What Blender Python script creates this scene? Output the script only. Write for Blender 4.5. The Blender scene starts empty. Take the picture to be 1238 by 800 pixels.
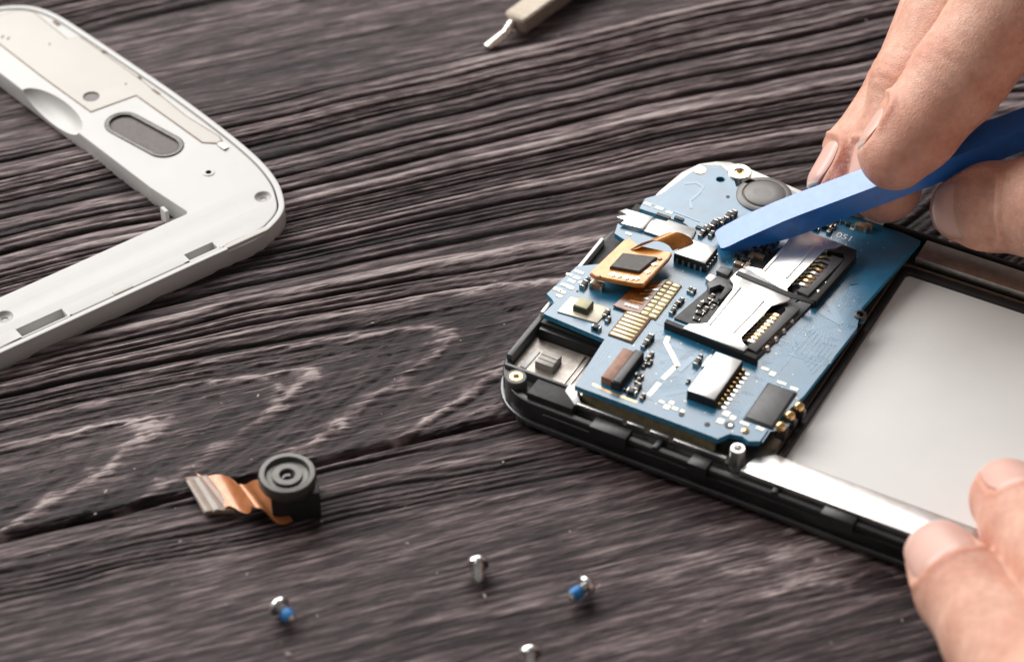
import bpy, bmesh, math, random
import numpy as np
from mathutils import Vector, Matrix
random.seed(7)
R = math.radians
scn = bpy.context.scene
col = scn.collection
# ------------------------------------------------------------------ camera (1 unit = 1 cm)
PITCH, FPX, DIST = R(41.5), 3000.0, 39.0
cd = bpy.data.cameras.new('camera'); cam = bpy.data.objects.new('camera', cd); col.objects.link(cam)
cam.location = (0, -DIST*math.cos(PITCH), DIST*math.sin(PITCH))
cam.rotation_euler = (math.pi/2 - PITCH, 0, 0)
cd.sensor_width = 36; cd.lens = FPX/1238*36
cd.clip_start = 0.5; cd.clip_end = 2000
cd.dof.use_dof = True; cd.dof.focus_distance = 39.1; cd.dof.aperture_fstop = 0.19
scn.camera = cam
# ------------------------------------------------------------------ light: one big window behind left, dim room
w = bpy.data.worlds.new('World'); scn.world = w; w.use_nodes = True
w.node_tree.nodes['Background'].inputs[0].default_value = (1.0, 0.96, 0.92, 1)
w.node_tree.nodes['Background'].inputs[1].default_value = 0.17
def area(name, loc, target, sx, sy, power, color):
    l = bpy.data.lights.new(name, 'AREA'); l.shape = 'RECTANGLE'; l.size = sx; l.size_y = sy
    l.energy = power; l.color = color
    o = bpy.data.objects.new(name, l); col.objects.link(o); o.location = loc
    o.rotation_euler = (Vector(target)-Vector(loc)).to_track_quat('-Z', 'Y').to_euler()
    return o
area('window_light', (-13, 49, 45), (1, 0, 0), 58, 34, 40000, (1.0, 0.97, 0.95))
area('window_light', (-54, 27, 40), (1, 0, 1), 40, 34, 42000, (1.0, 0.965, 0.92))
vs = scn.view_settings
vs.view_transform = 'Standard'; vs.look = 'None'; vs.gamma = 1; vs.exposure = 0.15; vs.use_curve_mapping = False

# ------------------------------------------------------------------ pixel -> place helpers (layout survey of the table)
_C = np.array(cam.location); _fw = np.array([0, math.cos(PITCH), -math.sin(PITCH)])
_up = np.array([0, math.sin(PITCH), math.cos(PITCH)])
def W(x, y, z=0.0):
    d = _fw*FPX + np.array([1., 0, 0])*(x-619) + _up*(400-y)
    return _C + d*((z-_C[2])/d[2])
class Frame:
    def __init__(s, o, ang):
        s.o = np.array(o[:2]); s.a = ang
        s.ex = np.array([math.cos(ang), math.sin(ang)]); s.ey = np.array([-math.sin(ang), math.cos(ang)])
    def __call__(s, x, y, z):
        q = W(x, y, z)[:2]-s.o
        return (float(q@s.ex), float(q@s.ey), z)
    def xy(s, x, y, z): return s(x, y, z)[:2]

# ------------------------------------------------------------------ materials
MATS = {}
def mat(name, c, rough=.5, metal=0., var=.12, vscale=6., bump=.0, bscale=40., coat=0., coat_r=.1, spec=.5, rvar=.1, trans=0., sss=0., c2=None, ior=1.5):
    if name in MATS: return MATS[name]
    m = bpy.data.materials.new(name); m.use_nodes = True
    nt = m.node_tree; N = nt.nodes; Lk = nt.links; b = N['Principled BSDF']
    tc = N.new('ShaderNodeTexCoord')
    nz = N.new('ShaderNodeTexNoise'); nz.inputs['Scale'].default_value = vscale; nz.inputs['Detail'].default_value = 6
    Lk.new(tc.outputs['Object'], nz.inputs['Vector'])
    rp = N.new('ShaderNodeValToRGB')
    a = c2 or tuple(max(0, v*(1-var)) for v in c); d = tuple(min(1, v*(1+var)) for v in c)
    rp.color_ramp.elements[0].position = .3; rp.color_ramp.elements[0].color = (*a, 1)
    rp.color_ramp.elements[1].position = .7; rp.color_ramp.elements[1].color = (*d, 1)
    Lk.new(nz.outputs['Fac'], rp.inputs['Fac']); Lk.new(rp.outputs['Color'], b.inputs['Base Color'])
    n2 = N.new('ShaderNodeTexNoise'); n2.inputs['Scale'].default_value = vscale*2.3; n2.inputs['Detail'].default_value = 5
    Lk.new(tc.outputs['Object'], n2.inputs['Vector'])
    mr = N.new('ShaderNodeMapRange'); mr.inputs['To Min'].default_value = max(.02, rough-rvar); mr.inputs['To Max'].default_value = min(1, rough+rvar)
    Lk.new(n2.outputs['Fac'], mr.inputs['Value']); Lk.new(mr.outputs['Result'], b.inputs['Roughness'])
    b.inputs['Metallic'].default_value = metal
    b.inputs['Specular IOR Level'].default_value = spec
    b.inputs['Coat Weight'].default_value = coat; b.inputs['Coat Roughness'].default_value = coat_r
    b.inputs['Coat IOR'].default_value = ior
    b.inputs['Transmission Weight'].default_value = trans
    if sss: b.inputs['Subsurface Weight'].default_value = 1; b.inputs['Subsurface Scale'].default_value = sss; b.inputs['Subsurface Radius'].default_value = (1, .8, .6)
    if bump:
        n3 = N.new('ShaderNodeTexNoise'); n3.inputs['Scale'].default_value = bscale; n3.inputs['Detail'].default_value = 4
        Lk.new(tc.outputs['Object'], n3.inputs['Vector'])
        bp = N.new('ShaderNodeBump'); bp.inputs['Strength'].default_value = bump; bp.inputs['Distance'].default_value = .01
        Lk.new(n3.outputs['Fac'], bp.inputs['Height']); Lk.new(bp.outputs['Normal'], b.inputs['Normal'])
    MATS[name] = m; return m
M_BLACK = mat('black_plastic', (.012, .012, .013), .34, var=.2, bump=.15, bscale=60)
M_BLACKM = mat('matte_black_plastic', (.012, .012, .012), .55, var=.2, bump=.2, bscale=50)
M_GREYP = mat('grey_satin_plastic', (.09, .092, .095), .38, bump=.1)
M_GLASS = mat('black_glass', (.008, .008, .009), .08, rvar=.04)
M_STEEL = mat('brushed_steel', (.70, .69, .67), .33, 1., var=.06, bump=.02, bscale=30)
M_STEELD = mat('dull_steel', (.46, .43, .40), .38, 1., var=.15, bump=.15, bscale=25)
M_CAN = mat('bright_shield_can', (.84, .83, .81), .30, .85, var=.03, rvar=.05)
M_GOLD = mat('gold_contact', (.85, .58, .28), .25, 1., var=.1)
M_TIN = mat('solder_tin', (.80, .74, .64), .30, 1., var=.15, vscale=20)
M_PAD = mat('pale_pad', (.78, .70, .55), .35, .55, var=.1)
M_PCB = mat('blue_solder_mask', (.006, .125, .24), .36, var=.18, vscale=3, bump=.06, bscale=22, coat=1., coat_r=.30, rvar=.06, ior=1.6)
M_PCBL = mat('blue_trace_mask', (.022, .16, .29), .30, var=.15, vscale=5, coat=1., coat_r=.3, ior=1.6)
M_PCBE = mat('board_edge', (.02, .20, .34), .5, var=.25, vscale=14)
M_CHIP = mat('chip_resin', (.018, .017, .016), .42, var=.3, bump=.1)
M_CHIPG = mat('grey_chip_face', (.11, .115, .12), .42, var=.12, vscale=9, bump=.12)
M_FLEX = mat('orange_flex_film', (.62, .24, .035), .30, .15, var=.25, vscale=5, coat=.5, coat_r=.12)
M_FLEXB = mat('brown_flex_film', (.22, .075, .014), .28, var=.3, vscale=6, coat=.5, coat_r=.12)
M_SENS = mat('sensor_face', (.055, .047, .038), .45, var=.1)
M_WHITE = mat('white_plastic', (.54, .54, .53), .42, rvar=.03, var=.012, vscale=2.5, bump=.05, bscale=50)
M_CREAM = mat('cream_plastic', (.51, .495, .46), .45, rvar=.03, var=.015, vscale=2.5, bump=.06, bscale=50)
M_BROWNL = mat('brown_groove_shade', (.22, .14, .085), .6, var=.35, vscale=10)  # brown shade of grooves and slots, put into the colour
M_LCD = mat('screen_back_film', (.76, .76, .745), .55, var=.02, vscale=1.2, rvar=.03)
M_GASK = mat('brown_gasket', (.07, .045, .032), .5, var=.3, vscale=12)
M_BLUE = mat('blue_tool_plastic', (.004, .165, .62), .4, var=.14, vscale=5, bump=.16, bscale=9, rvar=.14, coat=1., coat_r=.3, ior=1.6)
M_SCRW = mat('screw_steel', (.78, .78, .76), .25, 1., var=.1)
M_LOCK = mat('blue_thread_lock', (.02, .20, .52), .45, var=.2)
M_DRV = mat('tool_steel_warm', (.33, .285, .23), .46, .55, var=.12, vscale=8, bump=.12)
M_GREEN = mat('green_hole', (.01, .10, .02), .4)
M_BRASS = mat('brass_insert', (.75, .50, .20), .28, 1., var=.15)
M_LENS = mat('lens_ring_grey', (.078, .075, .068), .33, .3, var=.15)

# ------------------------------------------------------------------ object helpers
def tag(o, label=None, cat=None, group=None, kind=None):
    if label: o['label'] = label
    if cat: o['category'] = cat
    if group: o['group'] = group
    if kind: o['kind'] = kind
    return o
def empty(name, loc=(0, 0, 0), rz=0.):
    o = bpy.data.objects.new(name, None); col.objects.link(o)
    o.location = loc; o.rotation_euler = (0, 0, rz); o.empty_display_size = .3
    return o
def add(name, me, mats, parent=None, loc=None, rot=None, scale=None):
    o = bpy.data.objects.new(name, me); col.objects.link(o)
    if mats is not None and len(me.materials) == 0:
        for m in (mats if isinstance(mats, (list, tuple)) else [mats]): me.materials.append(m)
    if parent: o.parent = parent
    if loc is not None: o.location = loc
    if rot is not None: o.rotation_euler = rot
    if scale is not None: o.scale = scale
    return o
def done(bm, name, smooth=True, ang=40):
    me = bpy.data.meshes.new(name)
    bmesh.ops.recalc_face_normals(bm, faces=bm.faces)
    bm.to_mesh(me); bm.free()
    if smooth:
        for p in me.polygons: p.use_smooth = True
        me.set_sharp_from_angle(angle=R(ang))
    return me
def prism_bm(bm, pts, z0, z1, bev=0., seg=2, mi=0):
    lo = [bm.verts.new((p[0], p[1], z0)) for p in pts]; hi = [bm.verts.new((p[0], p[1], z1)) for p in pts]
    n = len(pts); fs = []
    top = bm.faces.new(hi); bot = bm.faces.new(lo[::-1]); fs += [top, bot]
    for i in range(n): fs.append(bm.faces.new((lo[i], lo[(i+1) % n], hi[(i+1) % n], hi[i])))
    for f in fs: f.material_index = mi
    if bev: bmesh.ops.bevel(bm, geom=list(top.edges), offset=bev, segments=seg, profile=.5, affect='EDGES', clamp_overlap=True)
def ccw(pts):
    a = sum(pts[i][0]*pts[(i+1) % len(pts)][1]-pts[(i+1) % len(pts)][0]*pts[i][1] for i in range(len(pts)))
    return list(pts) if a > 0 else list(pts)[::-1]
def prism(name, pts, z0, z1, m, parent, bev=0., seg=2):
    bm = bmesh.new(); prism_bm(bm, ccw(pts), z0, z1, bev, seg)
    return add(name, done(bm, name), m, parent)
def rpoly(corners, seg=8):
    """corners (x, y, r) -> rounded outline"""
    out = []; n = len(corners)
    for i in range(n):
        p0 = Vector(corners[i-1][:2]); p = Vector(corners[i][:2]); p1 = Vector(corners[(i+1) % n][:2])
        r = corners[i][2] if len(corners[i]) > 2 else 0
        if r <= 0: out.append((p.x, p.y)); continue
        a = (p0-p).normalized(); b = (p1-p).normalized()
        half = a.angle(b)/2; t = r/math.tan(half)
        t = min(t, .49*(p0-p).length, .49*(p1-p).length); r2 = t*math.tan(half)
        c = p+(a+b).normalized()*(r2/math.sin(half))
        s = p+a*t-c; e = p+b*t-c
        a0 = math.atan2(s.y, s.x); a1 = math.atan2(e.y, e.x); d = (a1-a0+math.pi) % (2*math.pi)-math.pi
        for k in range(seg+1):
            q = a0+d*k/seg; out.append((c.x+r2*math.cos(q), c.y+r2*math.sin(q)))
    return out
def circ(x, y, r, n=24, ry=None):
    return [(x+r*math.cos(2*math.pi*i/n), y+(ry or r)*math.sin(2*math.pi*i/n)) for i in range(n)]
def stadium(p, q, r, n=10):
    p = Vector(p); q = Vector(q); a = math.atan2((q-p).y, (q-p).x); out = []
    for k in range(n+1): t = a-math.pi/2+math.pi*k/n; out.append((q.x+r*math.cos(t), q.y+r*math.sin(t)))
    for k in range(n+1): t = a+math.pi/2+math.pi*k/n; out.append((p.x+r*math.cos(t), p.y+r*math.sin(t)))
    return out
def plate(name, outer, holes, z0, z1, m, parent, bev=0., res=2):
    cu = bpy.data.curves.new(name, 'CURVE'); cu.dimensions = '2D'; cu.fill_mode = 'BOTH'
    for pts in [outer]+list(holes):
        s = cu.splines.new('POLY'); s.points.add(len(pts)-1); s.use_cyclic_u = True
        for i, p in enumerate(pts): s.points[i].co = (p[0], p[1], 0, 1)
    cu.extrude = (z1-z0)/2-bev; cu.bevel_depth = bev; cu.bevel_resolution = res; cu.offset = -bev
    o = bpy.data.objects.new(name, cu); col.objects.link(o)
    dg = bpy.context.evaluated_depsgraph_get()
    me = bpy.data.meshes.new_from_object(o.evaluated_get(dg)); bpy.data.objects.remove(o); bpy.data.curves.remove(cu)
    bm = bmesh.new(); bm.from_mesh(me); bmesh.ops.remove_doubles(bm, verts=bm.verts, dist=1e-4)
    bmesh.ops.translate(bm, verts=bm.verts, vec=(0, 0, (z0+z1)/2)); bpy.data.meshes.remove(me)
    for f in bm.faces: f.material_index = 0
    return add(name, done(bm, name), m, parent)
def boxbm(bm, c, s, rz=0., bev=0., mi=0):
    x, y = s[0]/2, s[1]/2
    pts = [(c[0]+a*x*math.cos(rz)-b*y*math.sin(rz), c[1]+a*x*math.sin(rz)+b*y*math.cos(rz)) for a, b in ((-1, -1), (1, -1), (1, 1), (-1, 1))]
    prism_bm(bm, pts, c[2]-s[2]/2, c[2]+s[2]/2, bev, 2, mi)
def box(name, c, s, m, parent, rz=0., bev=0.):
    bm = bmesh.new(); boxbm(bm, c, s, rz, bev); return add(name, done(bm, name), m, parent)
def lathe_bm(bm, prof, n=28, mi=0, c=(0, 0, 0)):
    rings = []
    for r, z in prof:
        rings.append([bm.verts.new((c[0]+r*math.cos(2*math.pi*i/n), c[1]+r*math.sin(2*math.pi*i/n), c[2]+z)) for i in range(n)])
    for a, b in zip(rings, rings[1:]):
        for i in range(n): bm.faces.new((a[i], a[(i+1) % n], b[(i+1) % n], b[i])).material_index = mi
    bm.faces.new(rings[0][::-1]).material_index = mi; bm.faces.new(rings[-1]).material_index = mi
def lathe(name, prof, m, parent, loc=(0, 0, 0), n=28, rot=None):
    bm = bmesh.new(); lathe_bm(bm, prof, n); return add(name, done(bm, name), m, parent, loc, rot)
def ribbon_mesh(name, path, side, th):
    """path: 3D points, side: half-width vectors per point, th: thickness"""
    bm = bmesh.new(); rows = []
    P = [Vector(p) for p in path]; S = [Vector(s) for s in side]
    for i, p in enumerate(P):
        t = (P[min(i+1, len(P)-1)]-P[max(i-1, 0)]).normalized(); n = t.cross(S[i]).normalized()*th/2
        rows.append([bm.verts.new(q) for q in (p-S[i]-n, p+S[i]-n, p+S[i]+n, p-S[i]+n)])
    for a, b in zip(rows, rows[1:]):
        for k in range(4): bm.faces.new((a[k], a[(k+1) % 4], b[(k+1) % 4], b[k]))
    bm.faces.new(rows[0][::-1]); bm.faces.new(rows[-1])
    return done(bm, name, ang=50)
def smooth_path(pts, n=24):
    """Catmull-Rom through pts"""
    P = [np.array(p, float) for p in pts]; P = [2*P[0]-P[1]]+P+[2*P[-1]-P[-2]]; out = []
    m = len(P)-3
    for i in range(n+1):
        u = i/n*m; k = min(int(u), m-1); t = u-k; a, b, c, d = P[k:k+4]
        out.append(.5*((2*b)+(-a+c)*t+(2*a-5*b+4*c-d)*t*t+(-a+3*b-3*c+d)*t**3))
    return out

# ================================================================== THE SETTING: table of brushed dark planks
_rng = np.random.RandomState(11); _T = _rng.rand(256, 256).astype(np.float32)
def vn(x, y, s=0):
    x = x+s*17.31; y = y+s*9.73
    xi = np.floor(x).astype(np.int64); yi = np.floor(y).astype(np.int64)
    fx = (x-xi); fy = (y-yi); fx = fx*fx*(3-2*fx); fy = fy*fy*(3-2*fy)
    a = _T[xi & 255, yi & 255]; b = _T[(xi+1) & 255, yi & 255]; c = _T[xi & 255, (yi+1) & 255]; d = _T[(xi+1) & 255, (yi+1) & 255]
    return (a+(b-a)*fx)*(1-fy)+(c+(d-c)*fx)*fy
def fbm(x, y, o=4, s=0):
    r = 0; a = .5; t = 0
    for i in range(o): r = r+a*vn(x*2**i, y*2**i, s+i*3); t += a; a *= .55
    return r/t-.5
def sstep(a, b, x): t = np.clip((x-a)/(b-a), 0, 1); return t*t*(3-2*t)

mw = bpy.data.materials.new('brushed_dark_wood'); mw.use_nodes = True
nt = mw.node_tree; N = nt.nodes; Lk = nt.links; bs = N['Principled BSDF']
at = N.new('ShaderNodeAttribute'); at.attribute_name = 'tone'
tc = N.new('ShaderNodeTexCoord'); mp = N.new('ShaderNodeMapping'); mp.inputs['Scale'].default_value = (1.5, 21, 6)
Lk.new(tc.outputs['Object'], mp.inputs['Vector'])
nf = N.new('ShaderNodeTexNoise'); nf.inputs['Scale'].default_value = 1; nf.inputs['Detail'].default_value = 7; nf.inputs['Roughness'].default_value = .65
Lk.new(mp.outputs['Vector'], nf.inputs['Vector'])
mp2 = N.new('ShaderNodeMapping'); mp2.inputs['Scale'].default_value = (9, 34, 20); Lk.new(tc.outputs['Object'], mp2.inputs['Vector'])
nf2 = N.new('ShaderNodeTexNoise'); nf2.inputs['Scale'].default_value = 1; nf2.inputs['Detail'].default_value = 5; Lk.new(mp2.outputs['Vector'], nf2.inputs['Vector'])
ad = N.new('ShaderNodeMath'); ad.operation = 'MULTIPLY_ADD'; ad.inputs[1].default_value = 1.15; Lk.new(nf.outputs['Fac'], ad.inputs[0]); Lk.new(at.outputs['Fac'], ad.inputs[2])
ad2 = N.new('ShaderNodeMath'); ad2.operation = 'SUBTRACT'; ad2.inputs[1].default_value = .56; Lk.new(ad.outputs[0], ad2.inputs[0])
cr = N.new('ShaderNodeValToRGB'); e = cr.color_ramp.elements
e[0].position = .23; e[0].color = (.006, .0035, .0038, 1); e[1].position = .92; e[1].color = (.44, .375, .365, 1)
for p, c in ((.42, (.024, .0138, .0155)), (.57, (.076, .0510, .0560)), (.75, (.215, .165, .165))):
    q = e.new(p); q.color = (*c, 1)
mp3 = N.new('ShaderNodeMapping'); mp3.inputs['Scale'].default_value = (1.9, 33, 20); Lk.new(tc.outputs['Object'], mp3.inputs['Vector'])
nf3 = N.new('ShaderNodeTexNoise'); nf3.inputs['Scale'].default_value = 1; nf3.inputs['Detail'].default_value = 3; Lk.new(mp3.outputs['Vector'], nf3.inputs['Vector'])
po = N.new('ShaderNodeMapRange'); po.inputs['From Min'].default_value = .30; po.inputs['From Max'].default_value = .46; po.inputs['To Min'].default_value = -.26; po.inputs['To Max'].default_value = 0; Lk.new(nf3.outputs['Fac'], po.inputs['Value'])
ad3 = N.new('ShaderNodeMath'); ad3.operation = 'ADD'; Lk.new(ad2.outputs[0], ad3.inputs[0]); Lk.new(po.outputs['Result'], ad3.inputs[1])
Lk.new(ad3.outputs[0], cr.inputs['Fac']); Lk.new(cr.outputs['Color'], bs.inputs['Base Color'])
rr = N.new('ShaderNodeMapRange'); rr.inputs['To Min'].default_value = .62; rr.inputs['To Max'].default_value = .40
Lk.new(nf2.outputs['Fac'], rr.inputs['Value']); Lk.new(rr.outputs['Result'], bs.inputs['Roughness'])
bs.inputs['Specular IOR Level'].default_value = .30
b1 = N.new('ShaderNodeBump'); b1.inputs['Strength'].default_value = .8; b1.inputs['Distance'].default_value = .035; Lk.new(nf.outputs['Fac'], b1.inputs['Height'])
b2 = N.new('ShaderNodeBump'); b2.inputs['Strength'].default_value = .6; b2.inputs['Distance'].default_value = .018; Lk.new(nf2.outputs['Fac'], b2.inputs['Height'])
Lk.new(b1.outputs['Normal'], b2.inputs['Normal']); Lk.new(b2.outputs['Normal'], bs.inputs['Normal'])

TA = R(19); tct, tst = math.cos(TA), math.sin(TA)
table = empty('table_top', (0, 0, 0), TA)
tag(table, 'table top of dark brushed wooden planks', 'table', kind='structure')

def wood_upper(u, v):
    """cathedral figure low down, straight ridges above"""
    vc = .50+.105*u
    wob = fbm(u*.14, v*.5, 3, 1)*.45+fbm(u*.35, v*2.0, 2, 5)*.09+fbm(u*1.2, v*9, 2, 8)*.025
    vt = v-vc+.18*fbm(u*.5, v*.4, 2, 3)
    vs_ = np.where(vt > 0, vt*1.0, -vt*.62)
    cone = np.sqrt(vs_**2+.30**2)+.23*u*np.exp(-np.clip(vt, 0, 9)/2.2)+.05*u*(1-np.exp(-np.clip(vt, 0, 9)/2.2))
    Rr = cone+wob*np.where(vt > 1.2, .55, .75)*.55
    flat = np.exp(-(vt/1.0)**2); flat = np.where(vt < 0, np.maximum(flat, .9), flat)*sstep(4.5, 1.5, u)+.0
    top = sstep(7.1, 7.6, v-.02*u)*(1-sstep(10.2, 10.6, v))
    ph = Rr/.42+.32*np.sin(Rr*2.1)+.18*np.sin(Rr*5.3+1)
    f = ph-np.floor(ph); k = np.floor(ph)
    amp = .5+.9*vn(k*.77, u*.05, 4)
    crest = np.clip(np.sin(np.pi*np.clip(f, 0, 1)), 0, 1)**.5
    ph2 = ph*3+.5*fbm(u*.22, v*3, 2, 9); f2 = ph2-np.floor(ph2)
    cr2 = np.sin(np.pi*f2)**.8*(.5+vn(np.floor(ph2)*.61, u*.08, 6))
    fib = fbm(u*.5, v*17, 4, 12); fine = fbm(u*3.0, v*30, 3, 15); blot = fbm(u*.35, v*.9, 3, 20)
    A = (1-flat)*(1-.8*top)+.16*flat
    h = A*(amp*crest*.100+cr2*.046)+fib*(.020+.022*flat)+fine*.012
    # crusty ring borders inside the figure: thin raised ragged line
    rag = fbm(u*3.2, v*5, 4, 30)
    ph3 = Rr/.47*.80+rag*.40+.3; f3 = ph3-np.floor(ph3)
    line = np.exp(-((f3-.5)/.095)**2)*flat*(.75+.8*np.clip(vn(u*1.3, v*2.5, 33), 0, 1))
    step = sstep(.42, .52, f3)*flat
    h = h+line*.034+rag*flat*.022-step*.018
    tone = .44+A*((amp*crest-.64)*.42+(cr2-.5)*.28)+fib*.46+fine*.15+blot*.24+line*(.16+.55*np.clip(fine+.35, 0, 1))+top*.08
    return h, tone
def wood_lower(u, v):
    vv = v+1.84
    wob = fbm(u*.25, v*.6, 3, 41)*.9+fbm(u*1.0, v*3, 3, 45)*.14
    d2 = ((u-5.2)/3.6)**2+((v+5.9)/.95)**2
    bend = -1.0*np.exp(-d2*.8)*np.sign(v+5.9)*0
    Rr = vv+wob*.55+.04*u+.55*np.exp(-d2*.7)
    ph = Rr/.62+.5*np.sin(Rr*1.7+.6)+.25*np.sin(Rr*4.3); f = ph-np.floor(ph); k = np.floor(ph)
    crest = np.sin(np.pi*f)**.6; amp = .35+.9*vn(k*.83+3, u*.05, 44)
    ph2 = ph*4+.9*fbm(u*.3, v*3, 2, 49); f2 = ph2-np.floor(ph2); cr2 = np.sin(np.pi*f2)**.8*(.4+vn(np.floor(ph2)*.61, u*.1, 46))
    smooth = sstep(-3.0, -3.8, v)*.78
    fib = fbm(u*.6, v*14, 4, 52); fine = fbm(u*3.0, v*30, 3, 55); blot = fbm(u*.35, v*.9, 3, 60)
    A = 1-smooth
    rag = fbm(u*2.6, v*4.5, 4, 70)
    patch = sstep(.42, .30, np.sqrt(d2)*.42+rag*.35)*sstep(-9, 0, u)
    edge = np.exp(-((np.sqrt(d2)*.42+rag*.35-.36)/.045)**2)
    h = A*(amp*crest*.070+cr2*.034)+fib*.022*(1-.4*smooth)+fine*.010+edge*.016
    tone = .47+A*((amp*crest-.55)*.30+(cr2-.45)*.22)+fib*.46+fine*.14+blot*.20+patch*.16+edge*.14+smooth*.05
    return h, tone
def wood_plain(u, v):
    Rr = v+fbm(u*.2, v*.5, 3, 81)*.6; ph = Rr/.5; f = ph-np.floor(ph)
    crest = np.sin(np.pi*f)**.65; fib = fbm(u*.7, v*15, 4, 82)
    return crest*.05+fib*.025, .45+(crest-.55)*.2+fib*.4
def plank(name, v0, v1, u0, u1, du, dv, fn):
    us = np.arange(u0, u1+du/2, du); vs2 = np.arange(v0, v1+dv/2, dv)
    # finer rows at the rounded edges
    vs2 = np.unique(np.round(np.concatenate([vs2, v0+np.array([0, .006, .015, .028, .045, .07]), v1-np.array([0, .006, .015, .028, .045, .07])]), 4))
    vs2 = vs2[(vs2 >= v0-1e-6) & (vs2 <= v1+1e-6)]
    U, V = np.meshgrid(us, vs2, indexing='ij')
    h, tone = fn(U, V)
    dE = np.minimum(V-v0, v1-V)+.02*fbm(U*2, V*0, 3, 90)
    rnd = np.clip(1-dE/.10, 0, 1); h = h-.09*rnd**2-.06; tone = tone-.0*rnd
    nu, nv = U.shape
    top = np.stack([U, V, h], -1).reshape(-1, 3)
    a = np.stack([us, np.full(nu, v0), np.full(nu, -1.9)], -1); b = np.stack([us, np.full(nu, v1), np.full(nu, -1.9)], -1)
    co = np.concatenate([top, a, b]).astype(np.float32)
    I = np.arange(nu*nv).reshape(nu, nv)
    q = np.stack([I[:-1, :-1], I[1:, :-1], I[1:, 1:], I[:-1, 1:]], -1).reshape(-1, 4)
    ia = nu*nv+np.arange(nu); ib = ia+nu
    qa = np.stack([ia[:-1], ia[1:], I[1:, 0], I[:-1, 0]], -1); qb = np.stack([I[:-1, -1], I[1:, -1], ib[1:], ib[:-1]], -1)
    qc = np.stack([ia[1:], ia[:-1], ib[:-1], ib[1:]], -1)
    F = np.concatenate([q, qa, qb, qc]).astype(np.int32)
    me = bpy.data.meshes.new(name); me.vertices.add(len(co)); me.vertices.foreach_set('co', co.ravel())
    me.loops.add(F.size); me.loops.foreach_set('vertex_index', F.ravel())
    me.polygons.add(len(F)); me.polygons.foreach_set('loop_start', np.arange(0, F.size, 4, dtype=np.int32))
    me.polygons.foreach_set('use_smooth', np.ones(len(F), bool))
    me.update(calc_edges=True)
    tn = np.concatenate([tone.reshape(-1), np.full(2*nu, .3)]).astype(np.float32)
    me.attributes.new('tone', 'FLOAT', 'POINT').data.foreach_set('value', tn)
    return add(name, me, mw, table)
VG = -1.83
plank('plank', VG+.075, 12.6, -13.5, 15.5, .055, .017, wood_upper)
plank('plank', -11.5, VG-.07, -12.5, 14.5, .055, .017, wood_lower)
plank('plank', 12.72, 24, -20, 22, .12, .06, wood_plain)
plank('plank', -22, -11.62, -20, 22, .12, .06, wood_plain)

# ================================================================== THE OPENED PHONE
PA = R(-28.7); PO = W(640, 480, 0)
P = Frame(PO, PA)
phone = empty('phone', (PO[0], PO[1], 0.0), PA)
tag(phone, 'opened black phone lying face down with its blue circuit board showing', 'phone')
X0, X1, Y0, Y1 = -.54, 12.6, -.62, 5.90
def case_outline(i, r=.95):
    return rpoly([(X0+i, Y0+i, r-i), (X1-i, Y0+i, r-i), (X1-i, Y1-i, r-i), (.62+i*.45, Y1-i, .8-i), (X0+i, 3.55-i*.45, .9-i)], 14)
glass = plate('front_glass', case_outline(.03), [], .0, .10, M_GLASS, phone, .03)
rim = plate('bezel_rim', case_outline(-.02), [case_outline(.10)], .06, .17, mat('dark_chrome', (.10, .10, .105), .25, .8), phone, .03)
wall = plate('side_wall', case_outline(.03), [case_outline(.15)], .165, .50, M_BLACK, phone, .025)
ledge = plate('inner_ledge', case_outline(.10), [rpoly([(4.05, .30, .1), (11.6, .30, .1), (11.6, 4.95, .1), (4.05, 4.95, .1)])], .10, .38, M_GREYP, phone, .02)
# outer wall details on the near long side: clips, ribs and a thin raised line
def side_box(name, x0, x1, y0, y1, z0, z1, m=M_BLACK, bev=.015): return box(name, ((x0+x1)/2, (y0+y1)/2, (z0+z1)/2), (x1-x0, y1-y0, z1-z0), m, phone, 0, bev)
side_box('side_rail', .55, 11.5, Y0-.005, Y0+.10, .36, .405)
for a, b in ((1.35, 1.95), (2.95, 3.25), (5.05, 5.55), (7.6, 8.2)):
    side_box('side_clip', a, b, Y0-.03, Y0+.20, .34, .56)
for a in (2.35, 4.25, 6.35): side_box('side_rib', a, a+.09, Y0+.04, Y0+.25, .40, .545)
side_box('side_step', .22, .98, Y0+.13, -.14, .37, .60, M_BLACKM, .02)
# top-left corner post, pocket walls and pocket floor
side_box('pocket_wall', -.32, .92, .95, 1.10, .37, .66, M_BLACKM, .01)
side_box('pocket_wall', -.30, .90, .86, .95, .37, .60, M_BLACK, .01)
side_box('pocket_wall', -.46, -.37, .12, 1.25, .37, .60, M_GREYP, .015)
side_box('pocket_wall', -.40, .86, -.06, -.01, .37, .56, M_GREYP, .01)
box('pocket_floor', (.24, .43, .395), (1.18, .84, .03), mat('worn_steel', (.40, .36, .32), .42, .6, var=.25, vscale=7, bump=.3, bscale=14), phone)
bk = mat('grey_motor', (.34, .32, .295), .5, .3, var=.08, bump=.2, bscale=20)
cx, cy, sx, sy = rect4([(660, 421), (681, 428), (668, 444), (646, 437)], .55) if 0 else (0, 0, 0, 0)
bq = P(663, 433, .55); vb = box('vibration_block', (bq[0], bq[1], .475), (.30, .30, .15), bk, phone, 0, .015)
box('block_ridge', (bq[0], bq[1]+.05, .555), (.28, .04, .012), bk, vb); box('block_ridge', (bq[0], bq[1]-.05, .555), (.28, .03, .012), bk, vb)
bq = P(641, 433, .43); box('bright_strip', (bq[0], bq[1], .42), (.10, .44, .02), mat('white_tape', (.85, .85, .84), .4), phone, R(-2), .005)
for k in range(3): side_box('shield_ridge', .52+k*.09, .54+k*.09, .02, .82, .405, .43, M_STEELD, .004)
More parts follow.
